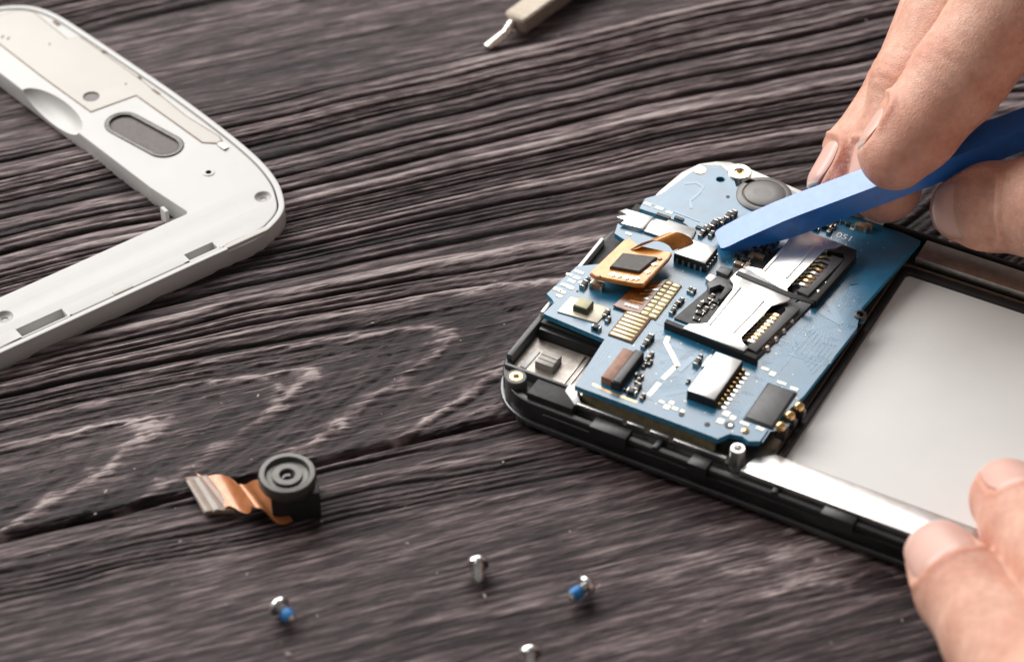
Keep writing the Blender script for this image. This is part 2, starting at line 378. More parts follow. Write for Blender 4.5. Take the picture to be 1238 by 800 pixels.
def boss(name, x, y, zb, zt, r, ri, m, mi, parent, brim=None):
    bm = bmesh.new()
    lathe_bm(bm, [(r, 0), (r, zt-zb-.02), (r-.015, zt-zb), (ri+.01, zt-zb), (ri, zt-zb-.015), (ri, .05), (.001, .05)], 28)
    o = add(name, done(bm, name, ang=35), m, parent, (x, y, zb)); return o
b0 = P(624, 455, .62)
bo = boss('screw_boss', b0[0], b0[1], .12, .62, .165, .075, M_GREYP, None, phone)
lathe('brass_insert', [(.10, 0), (.10, .012), (.05, .014), (.045, -.03), (.001, -.03)], M_BRASS, phone, (b0[0], b0[1], .615))
M_HOLE = mat('dark_brown_hole', (.09, .03, .012), .5)  # plain dark brown for the discs over the insert centres
lathe('insert_hole', [(.048, 0), (.04, .004)], M_HOLE, phone, (b0[0], b0[1], .626), 16)
b1_ = P(892, 541, .80)
boss('screw_boss', b1_[0], b1_[1], .42, .80, .115, .055, M_STEEL, None, phone)
# white glue blob where the board meets the case
gl = [P.xy(*q, .60) for q in ((686, 467), (694, 463), (699, 470), (697, 478), (703, 487), (694, 489), (690, 481), (683, 473))]
prism('glue_patch', gl, .575, .605, mat('white_glue', (.85, .85, .83), .35), phone, .01)
# chassis: steel shelf under the board, silver strips and rails
side_box('chassis_shelf', .86, 4.0, -.27, 5.4, .30, .44, M_STEELD, .01)
side_box('chassis_edge', -.40, .9, 1.15, 4.4, .40, .56, M_BLACKM, .03)
side_box('chassis_strip', -.43, -.37, 1.15, 3.2, .40, .68, mat('pale_chassis', (.74, .73, .70), .42, .5, var=.05), .01)
side_box('lower_shield', .98, 3.15, -.17, .4, .44, .70, mat('olive_layer', (.22, .185, .11), .5, var=.3, vscale=8), .01)
side_box('lower_shield', 3.2, 3.5, -.10, .2, .44, .70, M_BLACKM, .01)
for a, b in ((.98, 1.75), (1.82, 2.1), (2.2, 2.5), (2.58, 3.42)): side_box('edge_strip', a, b, -.355, -.30, .40, .605, M_STEEL, .008)
rail_lo = prism('steel_rail', [(3.70, -.46), (11.8, -.46), (11.8, .09), (4.02, .09), (3.78, -.12)], .46, .60, M_STEEL, phone, .02)
rail_hi = prism('steel_rail', [(4.17, 5.13), (11.8, 5.13), (11.8, 5.62), (4.17, 5.62)], .55, .70, M_STEELD, phone, .02)
side_box('rail_lip', 3.4, 11.9, 5.66, 5.78, .40, .68, M_BLACK)
# pale rim that follows the rounded far corner of the board
cin = [P.xy(*q, .71) for q in ((770, 262), (786, 243), (797, 231), (824, 207), (845, 197), (866, 194), (884, 195), (905, 203), (935, 216), (990, 238), (940, 300), (800, 300))]
prism('corner_floor', [tuple(q) for q in cin], .45, .70, mat('pale_rim', (.78, .77, .74), .4, .2, var=.04), phone, .03)
# screen back
lcd = box('screen_back', (7.85, 2.50, .44), (7.5, 4.84, .08), M_LCD, phone)
def ring(name, x0, x1, y0, y1, wd, r, z0, z1, m):
    return plate(name, rpoly([(x0-wd, y0-wd, r), (x1+wd, y0-wd, r), (x1+wd, y1+wd, r), (x0-wd, y1+wd, r)]), [rpoly([(x0, y0, .08), (x1, y0, .08), (x1, y1, .08), (x0, y1, .08)])], z0, z1, m, phone, .012)
ring('screen_gasket', 4.14, 11.5, .10, 4.90, .10, .14, .38, .56, M_BLACKM)
ring('gasket_line', 4.02, 11.62, .03, 5.02, .035, .16, .40, .592, M_GASK)

# ------------------------------------------------------------------ circuit board
ZB = .80
bpx = [(695, 466), (868, 530), (882, 524), (897, 527), (905, 533), (918, 533), (927, 520), (972, 478), (1036, 396), (1042, 372), (1113, 291), (1090, 281), (1030, 262), (985, 246),
       (930, 214), (906, 222), (890, 226), (886, 212), (872, 200), (848, 199), (822, 218), (800, 234), (780, 240), (773, 252), (828, 270), (842, 282), (838, 289), (812, 281), (790, 276), (768, 280), (747, 270), (743, 282), (757, 291), (752, 303), (735, 318), (697, 322), (661, 355),
       (667, 361), (670, 366), (657, 379), (731, 410)]
bl = [P.xy(x, y, ZB) for x, y in bpx]
board = plate('circuit_board', ccw(bl), [circ(*P.xy(1040, 381, ZB), .09, 16), circ(*P.xy(871, 217, ZB), .075, 14)], ZB-.095, ZB, [M_PCB], phone, .0)
# give the cut edge its own lighter laminate colour
board.data.materials.append(M_PCBE)
for p in board.data.polygons:
    if abs(p.normal.z) < .5: p.material_index = 1
def rect4(px, z):
    L = [P.xy(x, y, z) for x, y in px]; cx = sum(p[0] for p in L)/4; cy = sum(p[1] for p in L)/4
    xs = sorted(p[0] for p in L); ys = sorted(p[1] for p in L)
    return cx, cy, (xs[2]+xs[3]-xs[0]-xs[1])/2, (ys[2]+ys[3]-ys[0]-ys[1])/2
def comp(name, px, h, m, bev=.012, z0=ZB, parent=board):
    cx, cy, sx, sy = rect4(px, z0+h)
    return box(name, (cx, cy, z0+h/2), (sx, sy, h), m, parent, 0, bev), (cx, cy, sx, sy)
def polyc(name, px, z0, z1, m, bev=.01, parent=board):
    return prism(name, [P.xy(x, y, z1) for x, y in px], z0, z1, m, parent, bev)
# traces and printed copper under the mask
def trace(pts, wd, m=M_PAD, dz=.004, name='trace'):
    L = [Vector(P(x, y, ZB)) for x, y in pts]
    bm = bmesh.new()
    for i, (p, q) in enumerate(zip(L, L[1:])):
        t = (q-p).normalized(); n = Vector((-t.y, t.x, 0))*wd/2; e0 = t*wd*.35 if i else t*0; e1 = t*wd*.35 if i < len(L)-2 else t*0
        prism_bm(bm, [tuple(v)[:2] for v in (p-e0-n, q+e1-n, q+e1+n, p-e0+n)], ZB-.01, ZB+dz+.0012*(i % 2))
    return add(name, done(bm, name), m, board)
trace([(808, 406), (805, 414), (819, 441), (801, 458)], .075)
trace([(797, 463), (784, 478)], .075)
trace([(716, 464), (742, 476), (770, 486)], .045, mat('copper_edge', (.72, .46, .24), .3, .7))
for k in range(7): trace([(960+k*5.0-k*k*.2, 425+k*4.4), (985+k*3.4, 399+k*4.4), (984+k*3.6+3, 391+k*4.0)], .016, M_PCBL)
trace([(940, 452), (962, 424), (958, 410), (975, 392)], .018, M_PCBL)
trace([(828, 222), (842, 221), (850, 226), (845, 234), (834, 243), (836, 252)], .05, M_PCBL)
trace([(786, 246), (815, 256), (846, 268)], .03, M_PCBL)
for k in range(5): trace([(835+k*6, 452-k*9), (842+k*6, 446-k*9)], .03, M_PCBL)
trace([(812, 425), (822, 447), (838, 432)], .10, M_PCBL)
trace([(985, 372), (1016, 390), (1000, 362)], .12, M_PCBL)
# fine routing under the mask, too dense to count
bm = bmesh.new(); rg = random.Random(5)
for _ in range(150):
    x = rg.uniform(.95, 3.9); y = rg.uniform(.0, 5.2); d = rg.choice(((1, 0), (0, 1), (.7, .7), (.7, -.7))); n_ = rg.randint(1, 5); ln = rg.uniform(.25, .9); z_ = ZB+.0015+.00001*_
    for k in range(n_):
        ox, oy = -d[1]*k*.045, d[0]*k*.045; a = Vector((x+ox, y+oy)); b = a+Vector(d)*ln
        if b.x > 3.9 or b.x < .92 or b.y < 0 or b.y > 5.2: continue
        n2 = Vector((-d[1], d[0]))*.008; prism_bm(bm, [tuple(v) for v in (a-n2, b-n2, b+n2, a+n2)], ZB-.005, z_)
        b2 = b+Vector((d[0]-d[1], d[1]+d[0]))*.12; n3 = Vector((-(d[1]+d[0]), d[0]-d[1])).normalized()*.008
        prism_bm(bm, [tuple(v) for v in (b-n3, b2-n3, b2+n3, b+n3)], ZB-.005, z_+.0006)
tag(add('routing', done(bm, 'routing'), M_PCBL, board), kind='stuff')
bm = bmesh.new()
for _ in range(90):
    x = rg.uniform(.95, 3.9); y = rg.uniform(.0, 5.2); lathe_bm(bm, [(.011, -.003), (.010, .0035), (.004, .004)], 7, 0, (x, y, ZB))
tag(add('via_field', done(bm, 'via_field'), M_PAD, board), kind='stuff')
# pads
def pad(x, y, sx, sy, m=M_PAD): box('solder_pad', (*P.xy(x, y, ZB), ZB+.002), (sx, sy, .012), m, board)
for x, y, a, b in ((674, 350, .14, .07), (683, 345, .13, .06), (680, 353, .10, .06), (691, 340, .12, .06), (690, 348, .10, .07), (697, 336, .11, .06), (688, 332, .10, .05), (700, 329, .16, .05), (703, 342, .08, .07), (676, 358, .10, .05),
                   (783, 247, .12, .06), (797, 252, .14, .06), (809, 257, .10, .06), (760, 283, .10, .05),
                   (925, 446, .12, .05), (934, 452, .09, .09), (945, 463, .14, .05), (960, 470, .12, .06), (878, 500, .10, .10), (886, 505, .08, .08), (871, 509, .10, .10), (900, 512, .14, .05), (919, 518, .12, .06),
                   (806, 492, .09, .09), (816, 494, .09, .06), (812, 487, .07, .07), (800, 486, .08, .05), (825, 497, .06, .05), (900, 278, .08, .06), (1030, 277, .07, .05)): pad(x, y, a, b)
# ring pads and holes
def ringpad(x, y, r, ri, m, z=ZB, n='ring_pad'):
    q = P(x, y, z); return plate(n, circ(q[0], q[1], r), [circ(q[0], q[1], ri)], z-.01, z+.012, m, board)
ringpad(846, 206, .10, .055, M_GOLD); lathe('pad_fill', [(.055, 0), (.055, .01)], mat('white_glue', (.85, .85, .83)), board, P(846, 206, ZB))
boss('screw_boss', *P.xy(894, 207, .84), .55, .84, .20, .085, M_TIN, None, phone)
lathe('brass_insert', [(.085, 0), (.085, .01), (.03, .012)], M_BRASS, phone, P(894, 207, .80))
lathe('insert_hole', [(.05, 0), (.045, .004)], M_HOLE, phone, P(894, 207, .815), 16)
side_box('boss_cup', 1.0, 1.25, 5.38, 5.55, .6, .84, M_BLACKM)
lathe('green_plug', [(.075, 0), (.075, .02)], M_GREEN, board, (*P.xy(871, 217, ZB), ZB-.08))
for x, y, r in ((824, 501, .045), (855, 513, .045), (882, 514, .075), (880, 238, .03), (705, 330, .02), (698, 352, .018)):
    lathe('via', [(r, 0), (r, .006), (r*.5, .007), (r*.5, .004)], M_CHIP, board, P(x, y, ZB), 14)
lathe('via_pin', [(.035, 0), (.03, .012)], M_TIN, board, P(883, 514, ZB), 12)
# passives: dark body with two tin ends, shared mesh
bm = bmesh.new(); boxbm(bm, (0, 0, .035), (.10, .075, .07), 0, .008, 0)
for s in (-1, 1): boxbm(bm, (s*.060, 0, .033), (.026, .079, .068), 0, .008, 1)
cap_me = done(bm, 'capacitor'); cap_me.materials.append(M_CHIP); cap_me.materials.append(M_TIN)
bm = bmesh.new(); boxbm(bm, (0, 0, .035), (.10, .075, .07), 0, .008, 0)
for s in (-1, 1): boxbm(bm, (s*.060, 0, .033), (.026, .079, .068), 0, .008, 1)
cap2_me = done(bm, 'capacitor'); cap2_me.materials.append(mat('tan_ceramic', (.24, .15, .09), .45)); cap2_me.materials.append(M_TIN)
def cap(x, y, r=0, s=1., me=None):
    add('capacitor', me or cap_me, None, board, P(x, y, ZB), (0, 0, R(r)), (s, s, s))
for a in ((706, 346, 90, 1.1), (712, 339, 0, .7), (722, 348, 0, 1.5, cap2_me), (733, 381, 90, 1.0), (735, 388, 90, .8), (721, 398, 0, 1.0), (782, 436, 90, .8), (787, 431, 90, .8), (779, 443, 90, .7), (786, 440, 90, .7),
          (773, 456, 0, .9), (771, 462, 90, .8), (757, 473, 0, .6), (764, 476, 0, 1.1), (771, 470, 90, 1.0), (777, 481, 90, .8), (785, 412, 90, 1.2), (779, 419, 90, .9), (834, 352, 90, .8), (838, 354, 90, .8), (818, 370, 90, .9), (823, 366, 90, .9), (813, 378, 90, .9),
          (847, 371, 90, 1.0), (854, 368, 0, .9), (846, 381, 0, .9), (853, 377, 90, .9), (860, 362, 90, 1.0), (865, 367, 0, .9), (842, 388, 0, .8), (862, 373, 90, .7),
          (881, 264, 90, 1.3), (886, 262, 90, 1.2), (874, 270, 90, 1.0), (863, 274, 90, 1.3), (868, 271, 90, 1.1), (852, 280, 90, 1.1), (857, 278, 90, 1.1), (848, 285, 90, .9), (860, 285, 90, .9),
          (893, 322, 0, 1.1, cap2_me), (902, 317, 0, 1.1), (909, 312, 90, 1.1, cap2_me), (903, 324, 90, 1.0, cap2_me), (914, 307, 0, 1.0), (921, 303, 90, 1.1), (928, 306, 90, 1.0), (918, 313, 0, 1.1, cap2_me), (925, 297, 0, .9), (933, 299, 90, .9), (938, 292, 90, .9), (910, 301, 90, 1.), (900, 308, 90, .9), (890, 313, 90, 1.),
          (986, 278, 0, .9), (992, 273, 90, 1.0), (999, 276, 0, 1.2), (1003, 281, 90, .9), (1005, 274, 0, 1.1), (1012, 268, 0, 1.0), (1041, 277, 0, 1.4, cap2_me), (1050, 275, 0, 1.0, cap2_me), (1026, 273, 0, .8),
          (843, 440, 90, 1.1), (846, 434, 90, .8), (832, 462, 90, .6), (890, 440, 90, .6)): cap(*a)
# shield can / connectors
o, q = comp('chip', [(831, 288), (869, 301), (851, 320), (814, 306)], .16, M_CHIP, .01)
box('connector_cap', (q[0], q[1], ZB+.168), (q[2]-.02, q[3]-.02, .024), M_CAN, board, 0, .01)
for k in range(5): box('contact_pin', (q[0]-q[2]*.38+k*q[2]*.19, q[1]-q[3]/2-.012, ZB+.05), (.03, .03, .09), M_TIN, board)
for k in range(5): box('contact_pin', (q[0]+q[2]/2+.012, q[1]-q[3]*.38+k*q[3]*.19, ZB+.05), (.03, .03, .09), M_TIN, board)
o, q = comp('chip', [(870, 426), (902, 439), (860, 483), (826, 471)], .15, M_CHIP, .008)
box('connector_cap', (q[0], q[1], ZB+.158), (q[2]-.02, q[3]-.02, .022), M_CAN, board, 0, .01)
box('connector_tab', (q[0]-q[2]/2-.02, q[1]+.25, ZB+.11), (.05, .30, .10), M_CAN, board, 0, .01)
for k in range(9):
    yy = q[1]-q[3]*.42+k*q[3]*.84/8
    box('contact_pin', (q[0]+q[2]/2+.035, yy, ZB+.035), (.085, .036, .07), M_GOLD, board, 0, .012)
    box('solder_pad', (q[0]+q[2]/2+.11, yy, ZB+.006), (.075, .036, .012), M_TIN, board)
# grey ribbon connector with brown flap
o, q = comp('ribbon_connector', [(737, 460), (770, 422), (780, 427), (748, 464)], .15, M_CHIP, .01)
box('connector_bar', (q[0]+.01, q[1], ZB+.16), (q[2]-.03, q[3]-.03, .03), M_CHIPG, board, 0, .018)
o, q = comp('connector_flap', [(725, 454), (755, 421), (768, 424), (739, 459)], .135, mat('rosy_brown_flap', (.36, .19, .13), .5, var=.2, vscale=9, bump=.2), .012)
# grey flat chip
o, q = comp('chip_border', [(932, 463), (967, 476), (930, 518), (896, 503)], .020, M_CHIP, .004)
box('chip', (q[0], q[1], ZB+.028), (q[2]-.06, q[3]-.06, .028), M_CHIPG, board, 0, .008)
# gold spring contacts on the board edge
for x, y in ((966, 491), (955, 502), (944, 515)):
    pp = P(x, y, .84); o = lathe('spring_contact', [(.03, -.12), (.075, -.06), (.082, 0), (.07, .04), (.035, .065), (.002, .07)], M_GOLD, board, pp, 16)
    box('contact_base', (pp[0]+.02, pp[1], .70), (.16, .13, .12), M_CHIP, board)
lathe('spring_contact', [(.06, 0), (.055, .02), (.02, .03), (.002, .031)], M_GOLD, board, P(901, 521, ZB), 16)
# button with its pale foot
polyc('button_foot', [(690, 358), (738, 372), (722, 390), (674, 376)], ZB, ZB+.025, mat('ivory_foot', (.76, .69, .55), .4, .3), .006)
comp('button', [(700, 359), (718, 364), (710, 375), (693, 370)], .13, mat('dark_button', (.03, .04, .02), .4), .01)
comp('button_cap', [(701, 358), (717, 363), (710, 373), (694, 368)], .15, mat('pale_green_cap', (.55, .53, .33), .4), .012)
# round speaker
sp = P(924, 234, .84)
lathe('speaker', [(.455, -.20), (.455, -.02), (.43, 0), (.36, .0), (.345, -.02), (.335, -.02), (.325, .012), (.305, .022), (.15, .024), (.002, .025)], mat('speaker_grey', (.17, .165, .155), .42, .2, var=.08, bump=.1), board, sp, 40)
# metal contact plate with prongs and the grey bracket beside it
pr = [(744, 262), (757, 266), (750, 270), (764, 273), (777, 277), (790, 262), (770, 256), (757, 252), (748, 255), (762, 260)]
polyc('contact_plate', pr, ZB+.02, ZB+.06, M_CAN, .008)
polyc('bracket', [(778, 279), (793, 264), (806, 268), (808, 265), (842, 277), (836, 291), (826, 288), (820, 293)], ZB+.01, ZB+.04, mat('grey_bracket', (.38, .38, .375), .42, .6, var=.1, bump=.15), .006)
polyc('bracket_slot', [(829, 282), (838, 285), (834, 291), (825, 287)], ZB+.04, ZB+.05, mat('grey_bracket', (.38, .38, .375)), .006)
for x, y, a in ((802, 262, .24), (821, 265, .16), (845, 276, .10)): box('board_slot', (*P.xy(x, y, ZB), ZB+.012), (a, .06, .03), M_CHIP, board)
# -------- the two card slots
def slotbase(px, h): return polyc('slot_base', px, ZB+.005, ZB+h, M_CHIP, .01)
# lower slot
polyc('slot_base', [(803, 389), (826, 393), (900, 420), (934, 380), (950, 366), (985, 364), (915, 433), (913, 432)], ZB+.005, ZB+.045, mat('slot_grey', (.10, .10, .105), .42), .01)
polyc('slot_floor', [(815, 384), (905, 418), (975, 352), (888, 322)], ZB+.003, ZB+.03, M_CHIP, 0)
polyc('slot_front', [(803, 389), (806, 385), (917, 429), (914, 434)], ZB+.005, ZB+.14, M_BLACKM, .012)
polyc('slot_side', [(855, 342), (868, 333), (884, 340), (887, 347), (872, 362), (868, 360), (878, 347), (870, 343), (858, 349)], ZB+.005, ZB+.12, M_GREYP, .012)
lowp = [(889, 329), (896, 324), (906, 325), (957, 358), (954, 363), (946, 366), (932, 369), (927, 374), (924, 380), (895, 407), (896, 413), (905, 419), (899, 424), (826, 396), (833, 391), (847, 392), (856, 391), (887, 350), (888, 343), (882, 337)]
polyc('slot_cover', lowp, ZB+.15, ZB+.175, M_CAN, .012)
polyc('slot_divider_and_gap', [(889, 331), (893, 327), (960, 355), (985, 364), (982, 367), (956, 359)], ZB+.17, ZB+.19, M_BLACKM, .004)  # black strip painted in for the dark gap between the two covers
# pressed rails on the cover
polyc('cover_rib', [(893, 346), (896, 347), (859, 393), (855, 391)], ZB+.17, ZB+.19, M_CAN, .008)
polyc('cover_rib', [(922, 362), (925, 363), (888, 402), (885, 401)], ZB+.17, ZB+.19, M_CAN, .008)
def springs(c0, c1, n, ln, m=M_GOLD):
    a = Vector(P(*c0, ZB+.06)); b = Vector(P(*c1, ZB+.06))
    for k in range(n):
        p = a.lerp(b, k/(n-1)); path = [p+Vector((0, 0, -.01)), p+Vector((ln*.35, 0, .05)), p+Vector((ln*.7, 0, .04)), p+Vector((ln, 0, -.02))]
        s = [Vector((0, .028, 0))]*len(path); pth = smooth_path(path, 10)
        add('contact_spring', ribbon_mesh('contact_spring', pth, [Vector((0, .028, 0))]*len(pth), .014), m if k % 3 else M_TIN, board)
springs((897, 411), (927, 380), 9, .36)
polyc('slot_divider_and_gap', [(902, 419), (914, 425), (967, 373), (957, 368), (948, 371), (951, 375), (938, 388)], ZB+.06, ZB+.115, M_GREYP, .01)
for x, y in ((946, 401), (937, 411), (927, 422), (956, 390)): lathe('solder_ball', [(.06, 0), (.06, .03), (.035, .06), (.002, .066)], M_TIN, board, P(x, y, ZB), 14)
# upper slot
polyc('slot_base', [(985, 363), (958, 358), (958, 345), (990, 312), (1000, 300), (1016, 296), (1034, 303)], ZB+.005, ZB+.045, mat('slot_grey', (.10, .10, .105)), .01)
polyc('slot_floor', [(898, 323), (975, 352), (1030, 300), (978, 281)], ZB+.003, ZB+.03, M_CHIP, 0)
polyc('slot_side', [(1016, 295), (1036, 302), (1035, 310), (987, 364), (981, 362), (1022, 314), (1020, 306), (1000, 303), (1003, 297)], ZB+.005, ZB+.15, M_BLACKM, .012)
upp = [(978, 279), (1002, 289), (1019, 295), (1010, 300), (997, 301), (990, 309), (958, 341), (950, 349), (957, 357), (905, 325), (897, 323), (905, 321), (924, 327), (952, 293), (954, 286)]
cu_ = polyc('slot_cover', upp, ZB+.15, ZB+.175, M_CAN, .012)
polyc('cover_rib', [(955, 288), (958, 289), (926, 327), (922, 326)], ZB+.17, ZB+.19, M_CAN, .008)
polyc('cover_rib', [(984, 296), (987, 297), (952, 336), (949, 335)], ZB+.17, ZB+.19, M_CAN, .008)
springs((959, 343), (990, 311), 8, .34)
polyc('slot_divider_and_gap', [(963, 351), (977, 357), (1021, 313), (1006, 308), (998, 313), (1006, 317), (990, 331)], ZB+.06, ZB+.10, M_GREYP, .01)
for x, y in ((1009, 335), (1000, 345), (990, 355)): lathe('solder_ball', [(.06, 0), (.06, .03), (.035, .06), (.002, .066)], M_TIN, board, P(x, y, ZB), 14)
polyc('mask_bridge', [(880, 333), (866, 327), (872, 321), (886, 325)], ZB+.01, ZB+.08, M_GREYP, .01)
polyc('mask_bridge', [(862, 343), (853, 336), (858, 330), (870, 335)], ZB+.01, ZB+.08, M_STEELD, .01)
# dark round part sunk beside the right board edge
lathe('edge_screw', [(.10, -.06), (.10, .02), (.06, .03), (.05, .0), (.002, .0)], M_CHIP, board, P(1040, 381, ZB), 20)
# printed reference number
tx = bpy.data.curves.new('printed_number', 'FONT'); tx.body = '051'; tx.size = .19; tx.extrude = .002; tx.align_x = 'CENTER'; tx.align_y = 'CENTER'
to = bpy.data.objects.new('printed_number', tx); col.objects.link(to)
me = bpy.data.meshes.new_from_object(to.evaluated_get(bpy.context.evaluated_depsgraph_get())); bpy.data.objects.remove(to)
add('printed_number', me, mat('white_print', (.8, .8, .8), .5), board, (*P.xy(1021, 287, ZB), ZB+.004))

# -------- lifted camera flex over the board
def P3(x, y, z): return Vector(P(x, y, z))
def slab(name, pts, th, m, parent):
    bm = bmesh.new(); n = (pts[1]-pts[0]).cross(pts[2]-pts[0]).normalized()
    if n.z < 0: pts = pts[::-1]; n = -n
    hi = [bm.verts.new(p) for p in pts]; lo = [bm.verts.new(p-n*th) for p in pts]; k = len(pts)
    t = bm.faces.new(hi); bm.faces.new(lo[::-1])
    for i in range(k): bm.faces.new((lo[i], lo[(i+1) % k], hi[(i+1) % k], hi[i]))
    bmesh.ops.bevel(bm, geom=list(t.edges), offset=min(.012, th*.3), segments=2, affect='EDGES')
    return add(name, done(bm, name), m, parent)
Z1, Z2 = 1.06, 1.00
flex = slab('sensor_flex', [P3(713, 329, Z1), P3(754, 290, Z2), P3(762, 287, Z2), P3(770, 297, Z2), P3(812, 305, Z1), P3(808, 312, Z1), P3(778, 343, Z1), P3(769, 343, Z1), P3(720, 334, Z1)], .07, M_FLEX, phone)
slab('sensor', [P3(737, 322, Z1+.035), P3(753, 305, Z1+.02), P3(795, 310, Z1+.035), P3(773, 328, Z1+.035)], .06, M_SENS, flex)
for x, y, a in ((724, 333, 3), (741, 331, 5), (748, 333, 4), (757, 335, 5), (764, 336, 4), (770, 336, 4), (783, 328, 4), (791, 319, 4), (798, 312, 3)):
    slab('solder_spot', [P3(x-a, y, Z1+.012), P3(x+1, y-a*.55, Z1+.012), P3(x+a, y+.5, Z1+.012), P3(x-1, y+a*.6, Z1+.012)], .012, M_TIN if a != 3 else M_FLEXB, flex)
lp = smooth_path([P3(775, 297, 1.02), P3(790, 289, 1.12), P3(806, 286, 1.16), P3(820, 291, 1.08), P3(826, 298, .98)], 20)
add('flex_loop', ribbon_mesh('flex_loop', lp, [Vector((.10, .17, 0))]*21, .018), M_FLEX, flex)
slab('flex_tail', [P3(741, 369, .85), P3(766, 346, .86), P3(808, 337, .85), P3(774, 379, .84), P3(757, 375, .845)], .03, M_FLEXB, flex)
for k in range(6): slab('flex_stripe', [P3(756+k*6, 366-k*4.2, .862), P3(772+k*6, 371-k*5.6, .856), P3(771+k*6, 373-k*5.6, .856), P3(755+k*6, 368-k*4.2, .862)], .012, M_FLEX if k % 2 else M_TIN, flex)
# gold finger banks at the end of the tail
def bank(px, rows, cols, m, base):
    cx, cy, sx, sy = rect4(px, ZB+.02); box('finger_base', (cx, cy, ZB+.012), (sx, sy, .024), base, board, 0, .004)
    for i in range(rows):
        for j in range(cols):
            box('contact_finger', (cx-sx/2+(j+.5)*sx/cols, cy-sy/2+(i+.5)*sy/rows, ZB+.026), (sx/cols*.86, sy/rows*.62, .016), m, board, 0, .004)
bank([(806, 338), (826, 346), (791, 386), (772, 378)], 9, 2, mat('pale_gold', (.66, .56, .34), .35, .6), mat('tan_base', (.36, .28, .13), .5))
bank([(760, 374), (788, 386), (764, 413), (733, 404)], 7, 1, mat('pale_gold', (.66, .56, .34)), mat('brown_base', (.22, .11, .06), .5))

# ================================================================== WHITE PHONE FRAME
FA = R(37); FO = W(348, 238, .40); Fm = Frame(FO, FA)
Fm.xy = lambda x, y, z: Fm(x, y, .40)[:2]
frame = empty('phone_cover', (FO[0], FO[1], 0), FA)
frame.scale = (1, 1, .667)
tag(frame, 'white plastic phone frame with oval camera window lying on the planks', 'phone frame')
ZF = .60
out = [(-14.2, -.60), (-12, -.60), (-9, -.58), (-5.6, -.56), (-2.0, -.54), (-.95, -.54), (-.55, -.44), (-.22, -.22), (-.02, .12), (.12, .55), (.19, 1.2), (.16, 2.2), (.04, 3.6), (-.12, 4.9), (-.28, 6.1), (-.42, 6.95), (-.60, 7.4), (-.86, 7.68), (-1.25, 7.86), (-1.9, 7.93), (-3.5, 7.93), (-6, 7.93), (-9, 7.93), (-12, 7.92), (-14.2, 7.9), (-14.9, 7.4), (-15.1, 6), (-15.1, 1), (-14.9, 0)]
out = [tuple(q[:2]) for q in smooth_path([(a, b, 0) for a, b in out+[out[0]]], 260)][:-1]
def inset(pts, d):
    n = len(pts); r = []
    for i in range(n):
        a = Vector(pts[i-1]); b = Vector(pts[(i+1) % n]); t = (b-a).normalized(); r.append((pts[i][0]-t.y*d, pts[i][1]+t.x*d))
    return r
out = ccw(out)
inner = rpoly([(-13.3, .58, .3), (-1.50, .66, .06), (-1.66, 1.6, .1), (-2.10, 6.0, .1), (-2.2, 6.8, .4), (-13.3, 6.8, .4)], 5)
ov = stadium(Fm.xy(149, 148, ZF), Fm.xy(199, 175, ZF), .30, 12)
holes = [inner, ov, circ(*Fm.xy(110, 116, ZF), .135, 20), circ(*Fm.xy(318, 236, ZF), .135, 20), circ(*Fm.xy(5, 381, ZF), .135, 20)]
for x0, x1, y1 in ((-2.12, -1.60, -.22), (-5.15, -4.35, -.20)):
    holes.append([(x0, -.405), (x1, -.405), (x1, y1), (x0, y1)])
body = plate('frame_body', inset(out, .125), holes, .02, .555, M_WHITE, frame, .025)
skirt = plate('outer_rim', out, [inset(out, .10)], .03, .578, M_WHITE, frame, .022)
def cut_away(o, c, sz):
    bm = bmesh.new(); boxbm(bm, c, sz); k = add('cutter', done(bm, 'cutter', False), M_WHITE, o.parent)
    md = o.modifiers.new('cut', 'BOOLEAN'); md.operation = 'DIFFERENCE'; md.object = k; md.solver = 'EXACT'
    bpy.context.view_layer.update()
    nm = bpy.data.meshes.new_from_object(o.evaluated_get(bpy.context.evaluated_depsgraph_get()))
    o.modifiers.clear(); o.data = nm; nm.set_sharp_from_angle(angle=R(40)); bpy.data.objects.remove(k)
cut_away(skirt, (-1.10, -.50, .60), (.80, .30, .20))
bottom = plate('rim_base', inset(out, .04), [inset(out, .55)], .0, .14, M_WHITE, frame, .02)
for x0, x1, y1 in ((-2.12, -1.60, -.22), (-5.15, -4.35, -.20)):
    box('snap_slot', ((x0+x1)/2, -.32, .20), (x1-x0+.04, .24, .06), M_WHITE, frame)
box('snap_tab', (-3.35, -.37, .562), (.34, .09, .03), M_CREAM, frame, 0, .01)
prism('snap_ledge', [(-1.50, -.505), (-.72, -.505), (-.60, -.44), (-.66, -.40), (-1.50, -.42)], .45, .575, M_CREAM, frame, .01)
# inner wall of the opening and its corner brace
box('corner_brace', (-1.74, 1.05, .24), (.07, .16, .46), M_WHITE, frame, 0, .02)
# oval window bezel and its seat
plate('window_bezel', stadium(Fm.xy(149, 148, ZF), Fm.xy(199, 175, ZF), .325, 14), [stadium(Fm.xy(149, 148, ZF), Fm.xy(199, 175, ZF), .235, 14)], .47, .585, mat('dark_bezel_metal', (.075, .072, .065), .32, .6, var=.2), frame, .02)
plate('window_pane', stadium(Fm.xy(149, 148, ZF), Fm.xy(199, 175, ZF), .25, 14), [], .49, .52, mat('brown_tinted_pane', (.085, .066, .062), .5), frame, .0)
